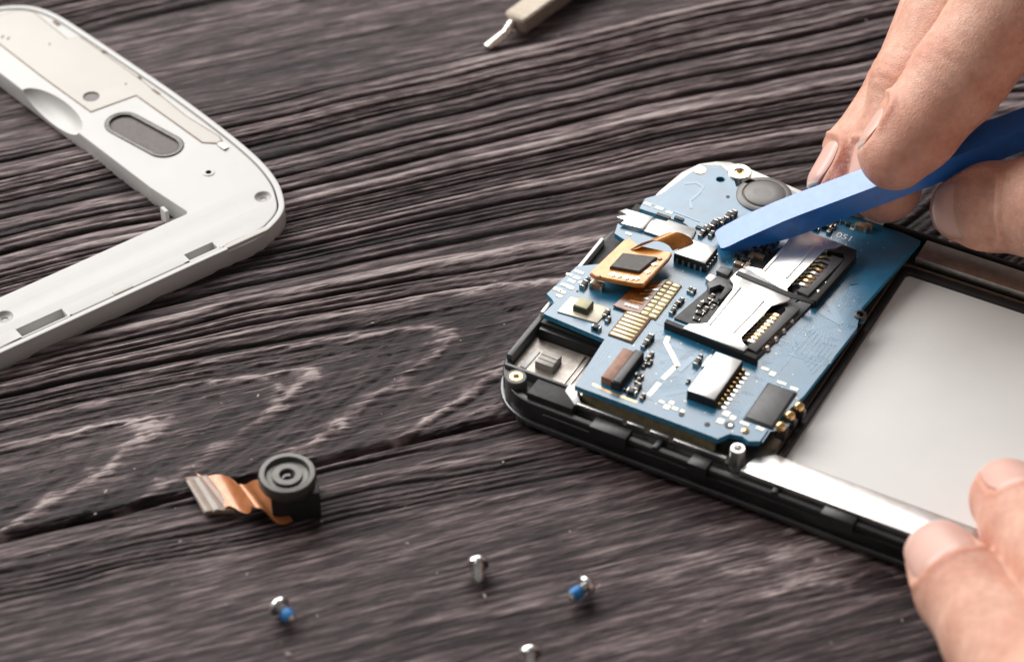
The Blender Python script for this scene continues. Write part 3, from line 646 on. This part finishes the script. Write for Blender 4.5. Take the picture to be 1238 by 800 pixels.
# raised cream antenna plate with its groove's brown shade painted as a strip
cp = [(0, 52), (52, 92), (110, 134), (165, 114), (245, 171), (262, 172), (268, 169), (264, 164), (225, 140), (170, 96), (96, 44), (80, 46), (40, 14), (20, 12), (-40, 30)]
cpl = ccw([Fm.xy(x, y, ZF) for x, y in cp])
hole2 = [circ(*Fm.xy(110, 116, ZF), .14, 20)]
plate('antenna_plate', cpl, hole2, .54, .578, M_CREAM, frame, .01)
plate('groove_shade', inset(cpl, -.02), [inset(cpl, .02)], .545, .566, M_BROWNL, frame, 0)
lathe('hole_ring', [(.155, 0), (.155, .02), (.13, .03), (.13, -.02), (.001, -.03)], mat('grey_hole', (.16, .14, .13), .5), frame, (*Fm.xy(110, 116, ZF), .555), 20)
for x, y in ((318, 236), (5, 381)):
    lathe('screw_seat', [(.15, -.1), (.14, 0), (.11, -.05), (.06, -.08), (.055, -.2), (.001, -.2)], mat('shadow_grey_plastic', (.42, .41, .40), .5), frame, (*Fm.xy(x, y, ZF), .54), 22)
lathe('locating_boss', [(.10, 0), (.10, .015), (.085, .022), (.05, .015), (.045, -.02), (.001, -.02)], M_WHITE, frame, (*Fm.xy(252, 207, ZF), .555), 20)
# speaker scoop in the inner edge
bm = bmesh.new(); bmesh.ops.create_uvsphere(bm, u_segments=40, v_segments=24, radius=1)
sc_ = Fm.xy(62, 131, .5)
cut = add('cutter', done(bm, 'cutter'), M_WHITE, frame, (sc_[0]-.03, sc_[1]-.02, .66), (0, 0, R(5)), (.34, .86, .50))
md = body.modifiers.new('scoop', 'BOOLEAN'); md.operation = 'DIFFERENCE'; md.object = cut; md.solver = 'EXACT'
bpy.context.view_layer.update()
nm = bpy.data.meshes.new_from_object(body.evaluated_get(bpy.context.evaluated_depsgraph_get()))
body.modifiers.clear(); body.data = nm; nm.set_sharp_from_angle(angle=R(40)); bpy.data.objects.remove(cut)
# little clips and slots along the far rim
for x, y, a in ((68, 27, .16), (188, 110, .20), (270, 178, .14), (168, 93, .07), (125, 61, .07)):
    q = Fm.xy(x, y, ZF); box('rim_slot', (q[0], q[1], .575), (.05, a, .03), M_BROWNL, frame, R(5), .005)
q = Fm.xy(268, 176, ZF); box('rim_clip', (q[0]+.02, q[1], .57), (.10, .20, .06), M_STEELD, frame, R(5), .01)
for x, y in ((10, 46), (3, 44), (60, 53), (152, 101)):
    q = Fm.xy(x, y, ZF); box('mark', (q[0], q[1], .579), (.08 if x < 20 else .04, .03, .008), M_CHIP, frame, R(40))

# ================================================================== SCREWDRIVER
sd0 = W(622, 27, .30); sd1 = W(720, -44, .30)
sa = math.atan2(sd1[1]-sd0[1], sd1[0]-sd0[0])
drv = empty('screwdriver', (sd0[0], sd0[1], 0), sa)
tag(drv, 'metal screwdriver with square shank and bent flat tip on the planks', 'screwdriver')
bm = bmesh.new()
sec = lambda hw, hz: [(-hw, -hz), (hw, -hz), (hw, hz), (-hw, hz)]
rings = []
for x, hw, hz, zc in ((-.02, .16, .12, .27), (.03, .225, .17, .27), (.3, .225, .17, .27), (7.0, .225, .17, .27)):
    rings.append([bm.verts.new((x, a, zc+b)) for a, b in sec(hw, hz)])
for a, b in zip(rings, rings[1:]):
    for k in range(4): bm.faces.new((a[k], b[k], b[(k+1) % 4], a[(k+1) % 4]))
bm.faces.new(rings[0]); bm.faces.new(rings[-1][::-1])
bmesh.ops.bevel(bm, geom=[e for e in bm.edges], offset=.025, segments=2, affect='EDGES')
add('shank', done(bm, 'shank', ang=30), M_DRV, drv)
tipw = W(588, 57, .06)
qx = (tipw[0]-sd0[0])*math.cos(sa)+(tipw[1]-sd0[1])*math.sin(sa); qy = -(tipw[0]-sd0[0])*math.sin(sa)+(tipw[1]-sd0[1])*math.cos(sa)
bm = bmesh.new(); rings = []
bp_ = smooth_path([(.10, .03, .27), (-.05, .05, .26), (-.20, .01, .22), (qx*.45, qy*.35, .17), (qx*.8, qy*.8, .10), (qx, qy, .07)], 20)
for i, p in enumerate(bp_):
    t = i/20; r1 = .085+.01*t; r2 = .085 if t < .35 else .085-.055*(t-.35)/.65
    tv = Vector(bp_[min(i+1, 20)])-Vector(bp_[max(i-1, 0)]); tv.normalize(); s = tv.cross(Vector((0, 0, 1))).normalized(); n = s.cross(tv)
    rings.append([bm.verts.new(Vector(p)+s*r1*math.cos(2*math.pi*k/12)+n*r2*math.sin(2*math.pi*k/12)) for k in range(12)])
for a, b in zip(rings, rings[1:]):
    for k in range(12): bm.faces.new((a[k], b[k], b[(k+1) % 12], a[(k+1) % 12]))
bm.faces.new(rings[0]); bm.faces.new(rings[-1][::-1])
add('blade', done(bm, 'blade'), mat('bright_tool_steel', (.70, .65, .57), .28, .95), drv)
lathe('handle', [(.25, 0), (.45, .3), (.5, 1), (.45, 5), (.3, 5.5), (.01, 5.6)], M_BLACKM, drv, (6.9, 0, .32), 20, (0, R(90), 0))

# ================================================================== CAMERA MODULE
ca = R(10); co_ = W(356, 598, .22); cm = empty('camera_module', (co_[0], co_[1], 0), ca); 
tag(cm, 'tiny black phone camera with orange ribbon lying on the plank gap', 'camera module')
box('housing', (0, 0, .23), (.70, .60, .44), M_BLACKM, cm, 0, .03)
box('housing_lid', (.02, -.01, .44), (.64, .54, .08), M_BLACK, cm, 0, .02)
bl_ = W(347, 571, .66); lx = (bl_[0]-co_[0])*math.cos(ca)+(bl_[1]-co_[1])*math.sin(ca); ly = -(bl_[0]-co_[0])*math.sin(ca)+(bl_[1]-co_[1])*math.cos(ca)
lathe('lens_barrel', [(.40, -.20), (.42, -.16), (.42, -.03), (.40, 0), (.33, .005), (.315, -.01), (.30, -.06), (.22, -.07), (.215, -.03), (.12, -.03), (.10, -.06), (.09, -.10), (.001, -.10)], M_LENS, cm, (lx, ly, .66), 40)
lathe('lens_glass', [(.10, 0), (.08, .02), (.04, .032), (.001, .036)], M_GLASS, cm, (lx, ly, .57), 24)
def C3(x, y, z): 
    q = W(x, y, z); return Vector(((q[0]-co_[0])*math.cos(ca)+(q[1]-co_[1])*math.sin(ca), -(q[0]-co_[0])*math.sin(ca)+(q[1]-co_[1])*math.cos(ca), z))
rb = smooth_path([C3(338, 606, .10), C3(318, 606, .20), C3(304, 600, .36), C3(288, 598, .20), C3(268, 594, .12), C3(252, 594, .08)], 30)
sv = (C3(262, 572, .1)-C3(292, 617, .1))/2
wds = [.55+.45*abs(math.cos(i/30*math.pi*1.0))**.5 for i in range(31)]
fl = add('ribbon', ribbon_mesh('ribbon', rb, [sv*wd+Vector((0, 0, .07*math.sin(i*.42))) for i, wd in enumerate(wds)], .02), mat('copper_ribbon', (.58, .215, .075), .36, .1, var=.2, vscale=6, coat=.4, coat_r=.2), cm)
slab('ribbon_connector', [C3(224, 576, .14), C3(250, 573, .14), C3(284, 616, .14), C3(246, 618, .14)], .07, mat('tan_connector', (.30, .21, .15), .5), cm)
slab('connector_strip', [C3(233, 577, .17), C3(240, 576, .17), C3(266, 615, .17), C3(258, 617, .17)], .04, mat('pale_strip', (.42, .38, .35), .5, .1), cm)
slab('connector_strip', [C3(225, 580, .16), C3(228, 579, .16), C3(252, 617, .16), C3(248, 618, .16)], .04, mat('pale_strip', (.42, .38, .35)), cm)
slab('connector_groove', [C3(243, 576, .158), C3(249, 575, .158), C3(279, 612, .158), C3(272, 614, .158)], .02, M_FLEXB, cm)

# ================================================================== SCREWS
def make_screw(lock, label):
    root = empty('screw'); tag(root, label, 'screw', 'small screws scattered on the near plank')
    tilt = empty('pose'); bpy.data.objects.remove(tilt)
    # axis along local +x, head at origin; lies with the head rim and the tip on the wood
    rot = (0, R(90+9), 0)
    h = lathe('head', [(.06, -.02), (.135, -.015), (.14, .02), (.12, .06), (.075, .085), (.05, .088), (.045, .05), (.001, .05)], M_SCRW, root, (0, 0, .13), 20, (0, R(-90+9), 0))
    prof = []
    for k in range(13): prof.append((.075 if k % 2 else .058, .02*k))
    prof.append((.03, .265))
    lathe('shaft', prof, M_SCRW, root, (0, 0, .13), 14, (0, R(90+9), 0))
    if lock: lathe('thread_lock', [(.070, .08), (.082, .095), (.083, .20), (.074, .225)], M_LOCK, root, (0, 0, .13), 14, (0, R(90+9), 0))
    return root
for hx, hy, tx_, ty_, lk, lab in ((578, 683, 578, 706, 0, 'plain silver screw farthest from the camera, shaft toward the viewer'),
        (708, 709, 690, 724, 1, 'silver screw with blue coated shaft nearest the black phone'),
        (338, 734, 354, 752, 1, 'silver screw with blue coated shaft, leftmost of the four'),
        (641, 791, 642, 815, 0, 'silver screw cut off by the bottom edge of the picture')):
    a = W(hx, hy, .13); b = W(tx_, ty_, .07); s = make_screw(lk, lab)
    s.location = (a[0], a[1], 0); s.scale = (1.15, 1.15, 1.15); s.rotation_euler = (0, 0, math.atan2(b[1]-a[1], b[0]-a[0]))

# ================================================================== BLUE PRY TOOL
t0 = Vector(W(868, 287, 1.02)); t1 = Vector(W(1240, 146, 2.65)); ax = (t1-t0).normalized()
sd = ax.cross(Vector((0, 0, 1))).normalized(); un_ = sd.cross(ax).normalized()   # side toward viewer, up
tool = empty('pry_tool', t0); tag(tool, 'blue plastic pry tool held over the circuit board', 'pry tool')
Mx = Matrix((ax, -sd, un_)).transposed()
tool.rotation_euler = Mx.to_euler()
bm = bmesh.new(); rings = []
LT = 11.0
for x, hw, zt, zb in ((-.02, .19, -.06, -.10), (.03, .225, -.05, -.12), (.12, .24, -.035, -.15), (.35, .245, .0, -.20), (.7, .25, .03, -.28), (1.05, .25, .055, -.335), (1.4, .25, .06, -.35), (1.8, .25, .055, -.355), (3, .25, .05, -.36), (6, .25, .05, -.36), (LT, .24, .04, -.34)):
    rings.append([bm.verts.new((x, a, b)) for a, b in ((-hw, zb), (hw, zb), (hw, zt), (-hw, zt))])
for a, b in zip(rings, rings[1:]):
    for k in range(4): bm.faces.new((a[k], b[k], b[(k+1) % 4], a[(k+1) % 4]))
bm.faces.new(rings[0]); bm.faces.new(rings[-1][::-1])
es = [e for e in bm.edges if len(e.link_faces) == 2 and e.calc_face_angle(0) > .5]
bmesh.ops.bevel(bm, geom=es, offset=.018, segments=2, affect='EDGES')
add('shaft', done(bm, 'shaft', ang=25), M_BLUE, tool)

# fine pale dust and fibres on the planks
bm = bmesh.new(); rg = random.Random(21)
for _ in range(140):
    px, py = rg.uniform(-60, 1290), rg.uniform(-40, 840); q = W(px, py, .0); r = rg.choice((.008, .011, .014, .02))
    m_ = Matrix.Translation((q[0], q[1], .012)) @ Matrix.Rotation(rg.uniform(0, 6.28), 4, 'Z') @ Matrix.Diagonal((rg.uniform(1, 2.6), 1, .6, 1))
    bmesh.ops.create_icosphere(bm, subdivisions=1, radius=r, matrix=m_)
tag(add('dust', done(bm, 'dust'), mat('pale_dust', (.42, .37, .33), .8)), 'fine pale dust specks scattered over the dark planks', 'dust', kind='stuff')

# ================================================================== HANDS
def skin_mat():
    m = bpy.data.materials.new('skin'); m.use_nodes = True
    nt = m.node_tree; N = nt.nodes; Lk = nt.links; b = N['Principled BSDF']
    tc = N.new('ShaderNodeTexCoord')
    n1 = N.new('ShaderNodeTexNoise'); n1.inputs['Scale'].default_value = 1.6; n1.inputs['Detail'].default_value = 5; Lk.new(tc.outputs['Object'], n1.inputs['Vector'])
    n2 = N.new('ShaderNodeTexNoise'); n2.inputs['Scale'].default_value = 9; n2.inputs['Detail'].default_value = 6; Lk.new(tc.outputs['Object'], n2.inputs['Vector'])
    r1 = N.new('ShaderNodeValToRGB'); e = r1.color_ramp.elements
    e[0].position = .32; e[0].color = (.70, .375, .28, 1); e[1].position = .68; e[1].color = (.83, .53, .42, 1); Lk.new(n1.outputs['Fac'], r1.inputs['Fac'])
    r2 = N.new('ShaderNodeValToRGB'); e = r2.color_ramp.elements
    e[0].position = .3; e[0].color = (.86, .82, .80, 1); e[1].position = .72; e[1].color = (1.06, 1.04, 1.02, 1); Lk.new(n2.outputs['Fac'], r2.inputs['Fac'])
    mx = N.new('ShaderNodeMixRGB'); mx.blend_type = 'MULTIPLY'; mx.inputs[0].default_value = 1; Lk.new(r1.outputs[0], mx.inputs[1]); Lk.new(r2.outputs[0], mx.inputs[2])
    at = N.new('ShaderNodeAttribute'); at.attribute_name = 'blush'
    m2 = N.new('ShaderNodeMixRGB'); m2.inputs[2].default_value = (.62, .24, .17, 1); Lk.new(at.outputs['Fac'], m2.inputs[0]); Lk.new(mx.outputs[0], m2.inputs[1])
    Lk.new(m2.outputs[0], b.inputs['Base Color'])
    b.inputs['Subsurface Weight'].default_value = .55; b.inputs['Subsurface Scale'].default_value = .24; b.inputs['Subsurface Radius'].default_value = (1, .38, .22)
    b.inputs['Roughness'].default_value = .46; b.inputs['Specular IOR Level'].default_value = .42
    v = N.new('ShaderNodeTexVoronoi'); v.inputs['Scale'].default_value = 20; v.feature = 'DISTANCE_TO_EDGE'
    mp = N.new('ShaderNodeMapping'); mp.inputs['Scale'].default_value = (1.0, 1.0, 1.0); Lk.new(tc.outputs['Object'], mp.inputs['Vector'])
    ds = N.new('ShaderNodeMixRGB'); ds.inputs[0].default_value = .12; Lk.new(mp.outputs[0], ds.inputs[1]); Lk.new(n2.outputs['Color'], ds.inputs[2]); Lk.new(ds.outputs[0], v.inputs['Vector'])
    mr = N.new('ShaderNodeMapRange'); mr.inputs['From Max'].default_value = .18; Lk.new(v.outputs['Distance'], mr.inputs['Value'])
    n3 = N.new('ShaderNodeTexNoise'); n3.inputs['Scale'].default_value = 34; n3.inputs['Detail'].default_value = 5; Lk.new(tc.outputs['Object'], n3.inputs['Vector'])
    b1 = N.new('ShaderNodeBump'); b1.inputs['Strength'].default_value = .42; b1.inputs['Distance'].default_value = .012; Lk.new(mr.outputs[0], b1.inputs['Height'])
    b2 = N.new('ShaderNodeBump'); b2.inputs['Strength'].default_value = .40; b2.inputs['Distance'].default_value = .012; Lk.new(n3.outputs['Fac'], b2.inputs['Height']); Lk.new(b1.outputs[0], b2.inputs['Normal'])
    Lk.new(b2.outputs[0], b.inputs['Normal'])
    return m
M_SKIN = skin_mat()
M_NAIL = mat('nail', (.74, .46, .39), .38, var=.06, vscale=2, coat=.1, coat_r=.25)
M_NAILT = mat('nail_tip', (.80, .70, .62), .32, var=.05)

def surface_nets(Fv, org, h):
    nx, ny, nz = Fv.shape; sh = (nx-1, ny-1, nz-1)
    sl = lambda a: tuple(slice(c, c+n) for c, n in zip(a, sh))
    cor = [(i, j, k) for i in (0, 1) for j in (0, 1) for k in (0, 1)]
    ins = Fv < 0
    cnt = sum(ins[sl(c)].astype(np.int8) for c in cor)
    act = (cnt > 0) & (cnt < 8); idx = np.full(sh, -1, np.int64); ii = np.argwhere(act); idx[act] = np.arange(len(ii))
    acc = np.zeros((len(ii), 3)); num = np.zeros(len(ii))
    for c in cor:
        for axs in range(3):
            if c[axs]: continue
            d = list(c); d[axs] = 1
            f0 = Fv[ii[:, 0]+c[0], ii[:, 1]+c[1], ii[:, 2]+c[2]]; f1 = Fv[ii[:, 0]+d[0], ii[:, 1]+d[1], ii[:, 2]+d[2]]
            mk = (f0 < 0) != (f1 < 0); t = np.where(mk, f0/np.where(mk, f0-f1, 1), 0)
            p = np.tile(np.array(c, float), (len(ii), 1)); p[:, axs] = t
            acc += p*mk[:, None]; num += mk
    V = org+(ii+acc/num[:, None])*h
    Q = []
    for axs in range(3):
        b, c = (axs+1) % 3, (axs+2) % 3
        lo = [slice(None)]*3; hi = [slice(None)]*3
        lo[axs] = slice(0, -1); hi[axs] = slice(1, None)
        A_, B_ = ins[tuple(lo)], ins[tuple(hi)]
        e = np.argwhere(A_ != B_); e = e[(e[:, b] > 0) & (e[:, c] > 0) & (e[:, b] < sh[b]) & (e[:, c] < sh[c])]
        def cell(db, dc):
            q = e.copy(); q[:, b] += db; q[:, c] += dc; return idx[q[:, 0], q[:, 1], q[:, 2]]
        q = np.stack([cell(-1, -1), cell(0, -1), cell(0, 0), cell(-1, 0)], -1)
        fl = A_[e[:, 0], e[:, 1], e[:, 2]]
        Q.append(np.where(fl[:, None], q, q[:, ::-1]))
    return V, np.concatenate(Q)
def smin(a, b, k): hh = np.clip(.5+.5*(b-a)/k, 0, 1); return b+(a-b)*hh-k*hh*(1-hh)
def unit(v): v = np.array(v, float); return v/np.linalg.norm(v)

def make_hand(name, label, fingers, palm, h, lo, hi):
    """fingers: list of dict(J=[(x,y,z,r)...] tip first, nail=dorsal dir or None)"""
    lo = np.array(lo, float); hi = np.array(hi, float); n = np.ceil((hi-lo)/h).astype(int)+1
    gx, gy, gz = [(lo[i]+np.arange(n[i])*h).astype(np.float32) for i in range(3)]
    X, Y, Z = np.meshgrid(gx, gy, gz, indexing='ij')
    def cap(a, b):
        a = np.array(a, np.float32); b = np.array(b, np.float32); d = b[:3]-a[:3]; dd = float(d@d)
        t = np.clip(((X-a[0])*d[0]+(Y-a[1])*d[1]+(Z-a[2])*d[2])/dd, 0, 1); r = a[3]+(b[3]-a[3])*t
        return np.sqrt((X-a[0]-t*d[0])**2+(Y-a[1]-t*d[1])**2+(Z-a[2]-t*d[2])**2)-r
    D = None
    for f in fingers:
        J = f['J']; fd = None
        for a, b in zip(J, J[1:]):
            c = cap(a, b); fd = c if fd is None else smin(fd, c, .16)
        D = fd if D is None else smin(D, fd, .03)
    for a, b in palm: D = smin(D, cap(a, b), .6)
    # a wrist cut would be open at the box: close it
    D = np.maximum(D, np.maximum.reduce([lo[0]+h-X, X-hi[0]+h*2, lo[1]+h-Y, Y-hi[1]+h*2, lo[2]+h-Z, Z-hi[2]+h*2]))
    V, Q = surface_nets(D, lo, h)
    # normals for detail displacement
    def normals(V):
        a = V[Q[:, 1]]-V[Q[:, 0]]; b = V[Q[:, 3]]-V[Q[:, 0]]; fn = np.cross(a, b); Nn = np.zeros_like(V)
        for k in range(4): np.add.at(Nn, Q[:, k], fn)
        return Nn/np.maximum(np.linalg.norm(Nn, axis=1), 1e-9)[:, None]
    # relax the voxel steps
    E_ = np.concatenate([Q[:, [0, 1]], Q[:, [1, 2]], Q[:, [2, 3]], Q[:, [3, 0]]])
    for _ in range(3):
        s = np.zeros_like(V); c = np.zeros(len(V)); np.add.at(s, E_[:, 0], V[E_[:, 1]]); np.add.at(c, E_[:, 0], 1)
        np.add.at(s, E_[:, 1], V[E_[:, 0]]); np.add.at(c, E_[:, 1], 1); V = V*.45+.55*s/c[:, None]
    Nn = normals(V); disp = np.zeros(len(V)); blush = np.zeros(len(V))
    nails = []
    for f in fingers:
        J = [np.array(j) for j in f['J']]; tip = J[0][:3]; a = unit(tip-J[min(2, len(J)-1)][:3])
        dr = np.linalg.norm(V-tip, axis=1)
        blush = np.maximum(blush, .55*np.exp(-(dr/.8)**2)*f.get('blush', 1))
        for j, sgn in f.get('crease', []):
            q = J[j][:3]; ax_ = unit(J[j-1][:3]-J[j+1][:3]); nd = np.array(f['nail']); nd = unit(nd-ax_*(nd@ax_))
            rel = V-q; s = rel@ax_; rad = rel-s[:, None]*ax_; rl = np.linalg.norm(rad, axis=1)
            dors = sstep(-.2, .7, (rad@nd)/np.maximum(rl, 1e-6)); near = (rl < J[j][3]*1.22) & (np.abs(s) < .8)
            sb = rad@np.cross(ax_, nd)
            for o, dp, wd in ((0, .020, .045), (.17, .014, .04), (-.16, .015, .04), (.33, .009, .04), (-.31, .010, .04), (.08, .008, .03), (-.08, .008, .03)):
                bow = o*(1+.25*(sb/.6)**2)+.035*np.sin(sb*5+o*9)
                disp -= near*dors*dp*np.exp(-((s-bow)/wd)**2)*sgn
            disp += near*dors*.035*np.exp(-(s/.38)**2)*sgn
            blush = np.maximum(blush, near*dors*.22*np.exp(-(s/.35)**2))
            # palm-side fold
            disp -= near*(1-dors)*.03*np.exp(-((s+.02)/.06)**2)
        if f.get('nail') is not None and f.get('nl', 1):
            nd = np.array(f['nail']); nd = unit(nd-a*(nd@a)); bd = np.cross(a, nd); r0 = J[0][3]
            L0, L1, wdt = f.get('nb', -.50), f.get('ne', .42), f.get('nw', .92)
            rel = V-tip; t = rel@a; th = np.arctan2(rel@bd, rel@nd); inn = np.linalg.norm(rel-t[:, None]*a, axis=1) < J[1][3]*1.12
            tm, th_ = (t-(L0+L1)/2)/((L1-L0)/2), th/wdt
            rho = (np.abs(tm)**4+np.abs(th_)**4)**.25
            back = sstep(.5, -.3, tm)
            disp += inn*(rho < 1.6)*(np.abs(t) < 1.2)*(np.exp(-((rho-1.13)/.10)**2)*.040*(.35+.65*back)-sstep(1.06, .94, rho)*.035)
            nails.append((tip, a, nd, bd, r0, J[1][3], L0, L1, wdt))
    V = V+Nn*disp[:, None]
    me = bpy.data.meshes.new(name); me.from_pydata(V.tolist(), [], Q.tolist()); me.update()
    me.attributes.new('blush', 'FLOAT', 'POINT').data.foreach_set('value', blush.astype(np.float32))
    for p in me.polygons: p.use_smooth = True
    o = add(name, me, M_SKIN); tag(o, label, 'hand')
    
    for tip, a, nd, bd, r0, r1, L0, L1, wdt in nails:
        bm = bmesh.new(); nu, nv = 20, 16; g = []
        for layer in (0, 1):
            rows = []
            for i in range(nu+1):
                row = []
                for k in range(nv+1):
                    x, y = 2*i/nu-1, 2*k/nv-1
                    # square -> superellipse
                    x2, y2 = x*math.sqrt(1-y*y*.30), y*math.sqrt(1-x*x*.30)
                    t = (L0+L1)/2+x2*(L1-L0)/2; th = y2*wdt
                    fr = (x2+1)/2; rr_ = (r1*1.0)*(1-fr)+(r0*.985)*fr
                    rr_ = rr_-.06*sstep(.75, 1.05, np.float64(fr))+.008
                    edge = max(abs(x), abs(y)); rr_ -= .045*layer+.02*max(0, edge-.85)/.15
                    p = tip+a*t+(nd*math.cos(th)+bd*math.sin(th))*rr_
                    row.append(bm.verts.new(p))
                rows.append(row)
            g.append(rows)
        for i in range(nu):
            for k in range(nv):
                f_ = bm.faces.new((g[0][i][k], g[0][i+1][k], g[0][i+1][k+1], g[0][i][k+1])); f_.material_index = 1 if i >= nu-1 else 0
                bm.faces.new((g[1][i][k], g[1][i][k+1], g[1][i+1][k+1], g[1][i+1][k]))
        for i in range(nu):
            for k in (0, nv):
                bm.faces.new((g[0][i][k], g[1][i][k], g[1][i+1][k], g[0][i+1][k]))
        for k in range(nv):
            for i in (0, nu):
                bm.faces.new((g[0][i][k], g[0][i][k+1], g[1][i][k+1], g[1][i][k])).material_index = 1 if i else 0
        add('fingernail', done(bm, 'fingernail', ang=60), [M_NAIL, M_NAILT], o)
    return o
def J(*a): return [(*W(x, y, z), r) for x, y, z, r in a]
# the hand that works the blue tool, from the upper right
idx_ = dict(J=J((1082, 186, 2.52, .57), (1106, 157, 2.78, .66), (1160, 92, 3.40, .745), (1250, -35, 4.70, .90), (1440, -90, 6.3, 1.05)), nail=(-.93, .36, -.10), crease=[(2, .6)], nb=-.62, ne=.30, nw=.95)
mid_ = dict(J=J((1070, 226, 1.40, .58), (1080, 178, 1.75, .65), (1108, 104, 2.55, .70), (1190, -58, 4.1, .86), (1420, -190, 6.4, 1.0)), nail=(-.80, .35, .45), crease=[(2, 1.)], nb=-.55, ne=.40, nw=.9)
rng_ = dict(J=J((1017, 222, 1.05, .50), (1036, 190, 1.30, .57), (1098, 105, 2.1, .62), (1180, -80, 3.7, .78), (1440, -260, 6.2, .95)), nail=(-.75, .45, .4), crease=[(2, .8)], nb=-.5, ne=.36, nw=.9)
lit_ = dict(J=J((1130, -75, 2.0, .46), (1180, -110, 2.8, .52), (1290, -150, 3.6, .62), (1500, -280, 5.6, .85)), nail=(-.7, .5, .4), nl=0)
thb_ = dict(J=J((1166, 252, 1.45, .54), (1195, 250, 1.62, .68), (1265, 250, 1.95, .80), (1345, 240, 2.4, .86), (1500, 160, 4.2, 1.15), (1640, 30, 6.2, 1.4)), nail=(-.10, -.80, .55), blush=.7, nb=-.80, ne=.34, nw=.92)
pm = J((1440, -90, 6.3, 1.1), (1420, -190, 6.4, 1.1), (1440, -260, 6.2, 1.0), (1500, -280, 5.6, .9), (1720, -150, 7.6, 1.7))
make_hand('hand', 'right hand pinching the blue pry tool between index finger and thumb', [idx_, mid_, rng_, lit_, thb_],
          [(pm[0], pm[4]), (pm[1], pm[4]), (pm[2], pm[4]), (pm[3], pm[4]), (pm[0], pm[1]), (pm[1], pm[2])], .055, (4.2, -1.6, .4), (12.8, 7.4, 8.6))
# the hand that steadies the phone, from the lower right
l1 = dict(J=J((1142, 682, .92, .53), (1162, 712, 1.00, .62), (1205, 772, 1.2, .70), (1265, 862, 1.7, .82), (1420, 1000, 3.0, 1.1)), nail=(-.38, -.10, .92), nb=-.48, ne=.42, nw=.98)
l2 = dict(J=J((1218, 604, 1.12, .54), (1242, 636, 1.28, .63), (1300, 705, 1.7, .72), (1400, 800, 2.7, .88), (1560, 950, 4.0, 1.1)), nail=(.12, .35, .9), nb=-.55, ne=.36, nw=.95, blush=1.3)
l3 = dict(J=J((1330, 600, .95, .52), (1370, 640, 1.4, .62), (1460, 730, 2.4, .75), (1620, 900, 4.0, 1.0)), nail=(0, .3, .9), nl=0)
l4 = dict(J=J((1440, 640, .95, .50), (1480, 680, 1.4, .60), (1560, 760, 2.4, .70), (1680, 900, 4.0, .95)), nail=(0, .3, .9), nl=0)
l5 = dict(J=J((1530, 700, .9, .45), (1570, 730, 1.3, .55), (1640, 800, 2.4, .62), (1720, 920, 3.8, .85)), nail=(0, .3, .9), nl=0)
pl_ = J((1420, 1000, 3.0, 1.1), (1560, 950, 4.0, 1.1), (1620, 900, 4.0, 1.0), (1680, 900, 4.0, .95), (1720, 920, 3.8, .85), (1720, 1120, 4.4, 1.5))
make_hand('hand', 'left hand holding the near edge of the phone at lower right', [l1, l2, l3, l4, l5],
          [(pl_[i], pl_[5]) for i in range(5)]+[(pl_[i], pl_[i+1]) for i in range(4)], .055, (5.0, -12.5, .1), (12.8, -3.6, 5.8))
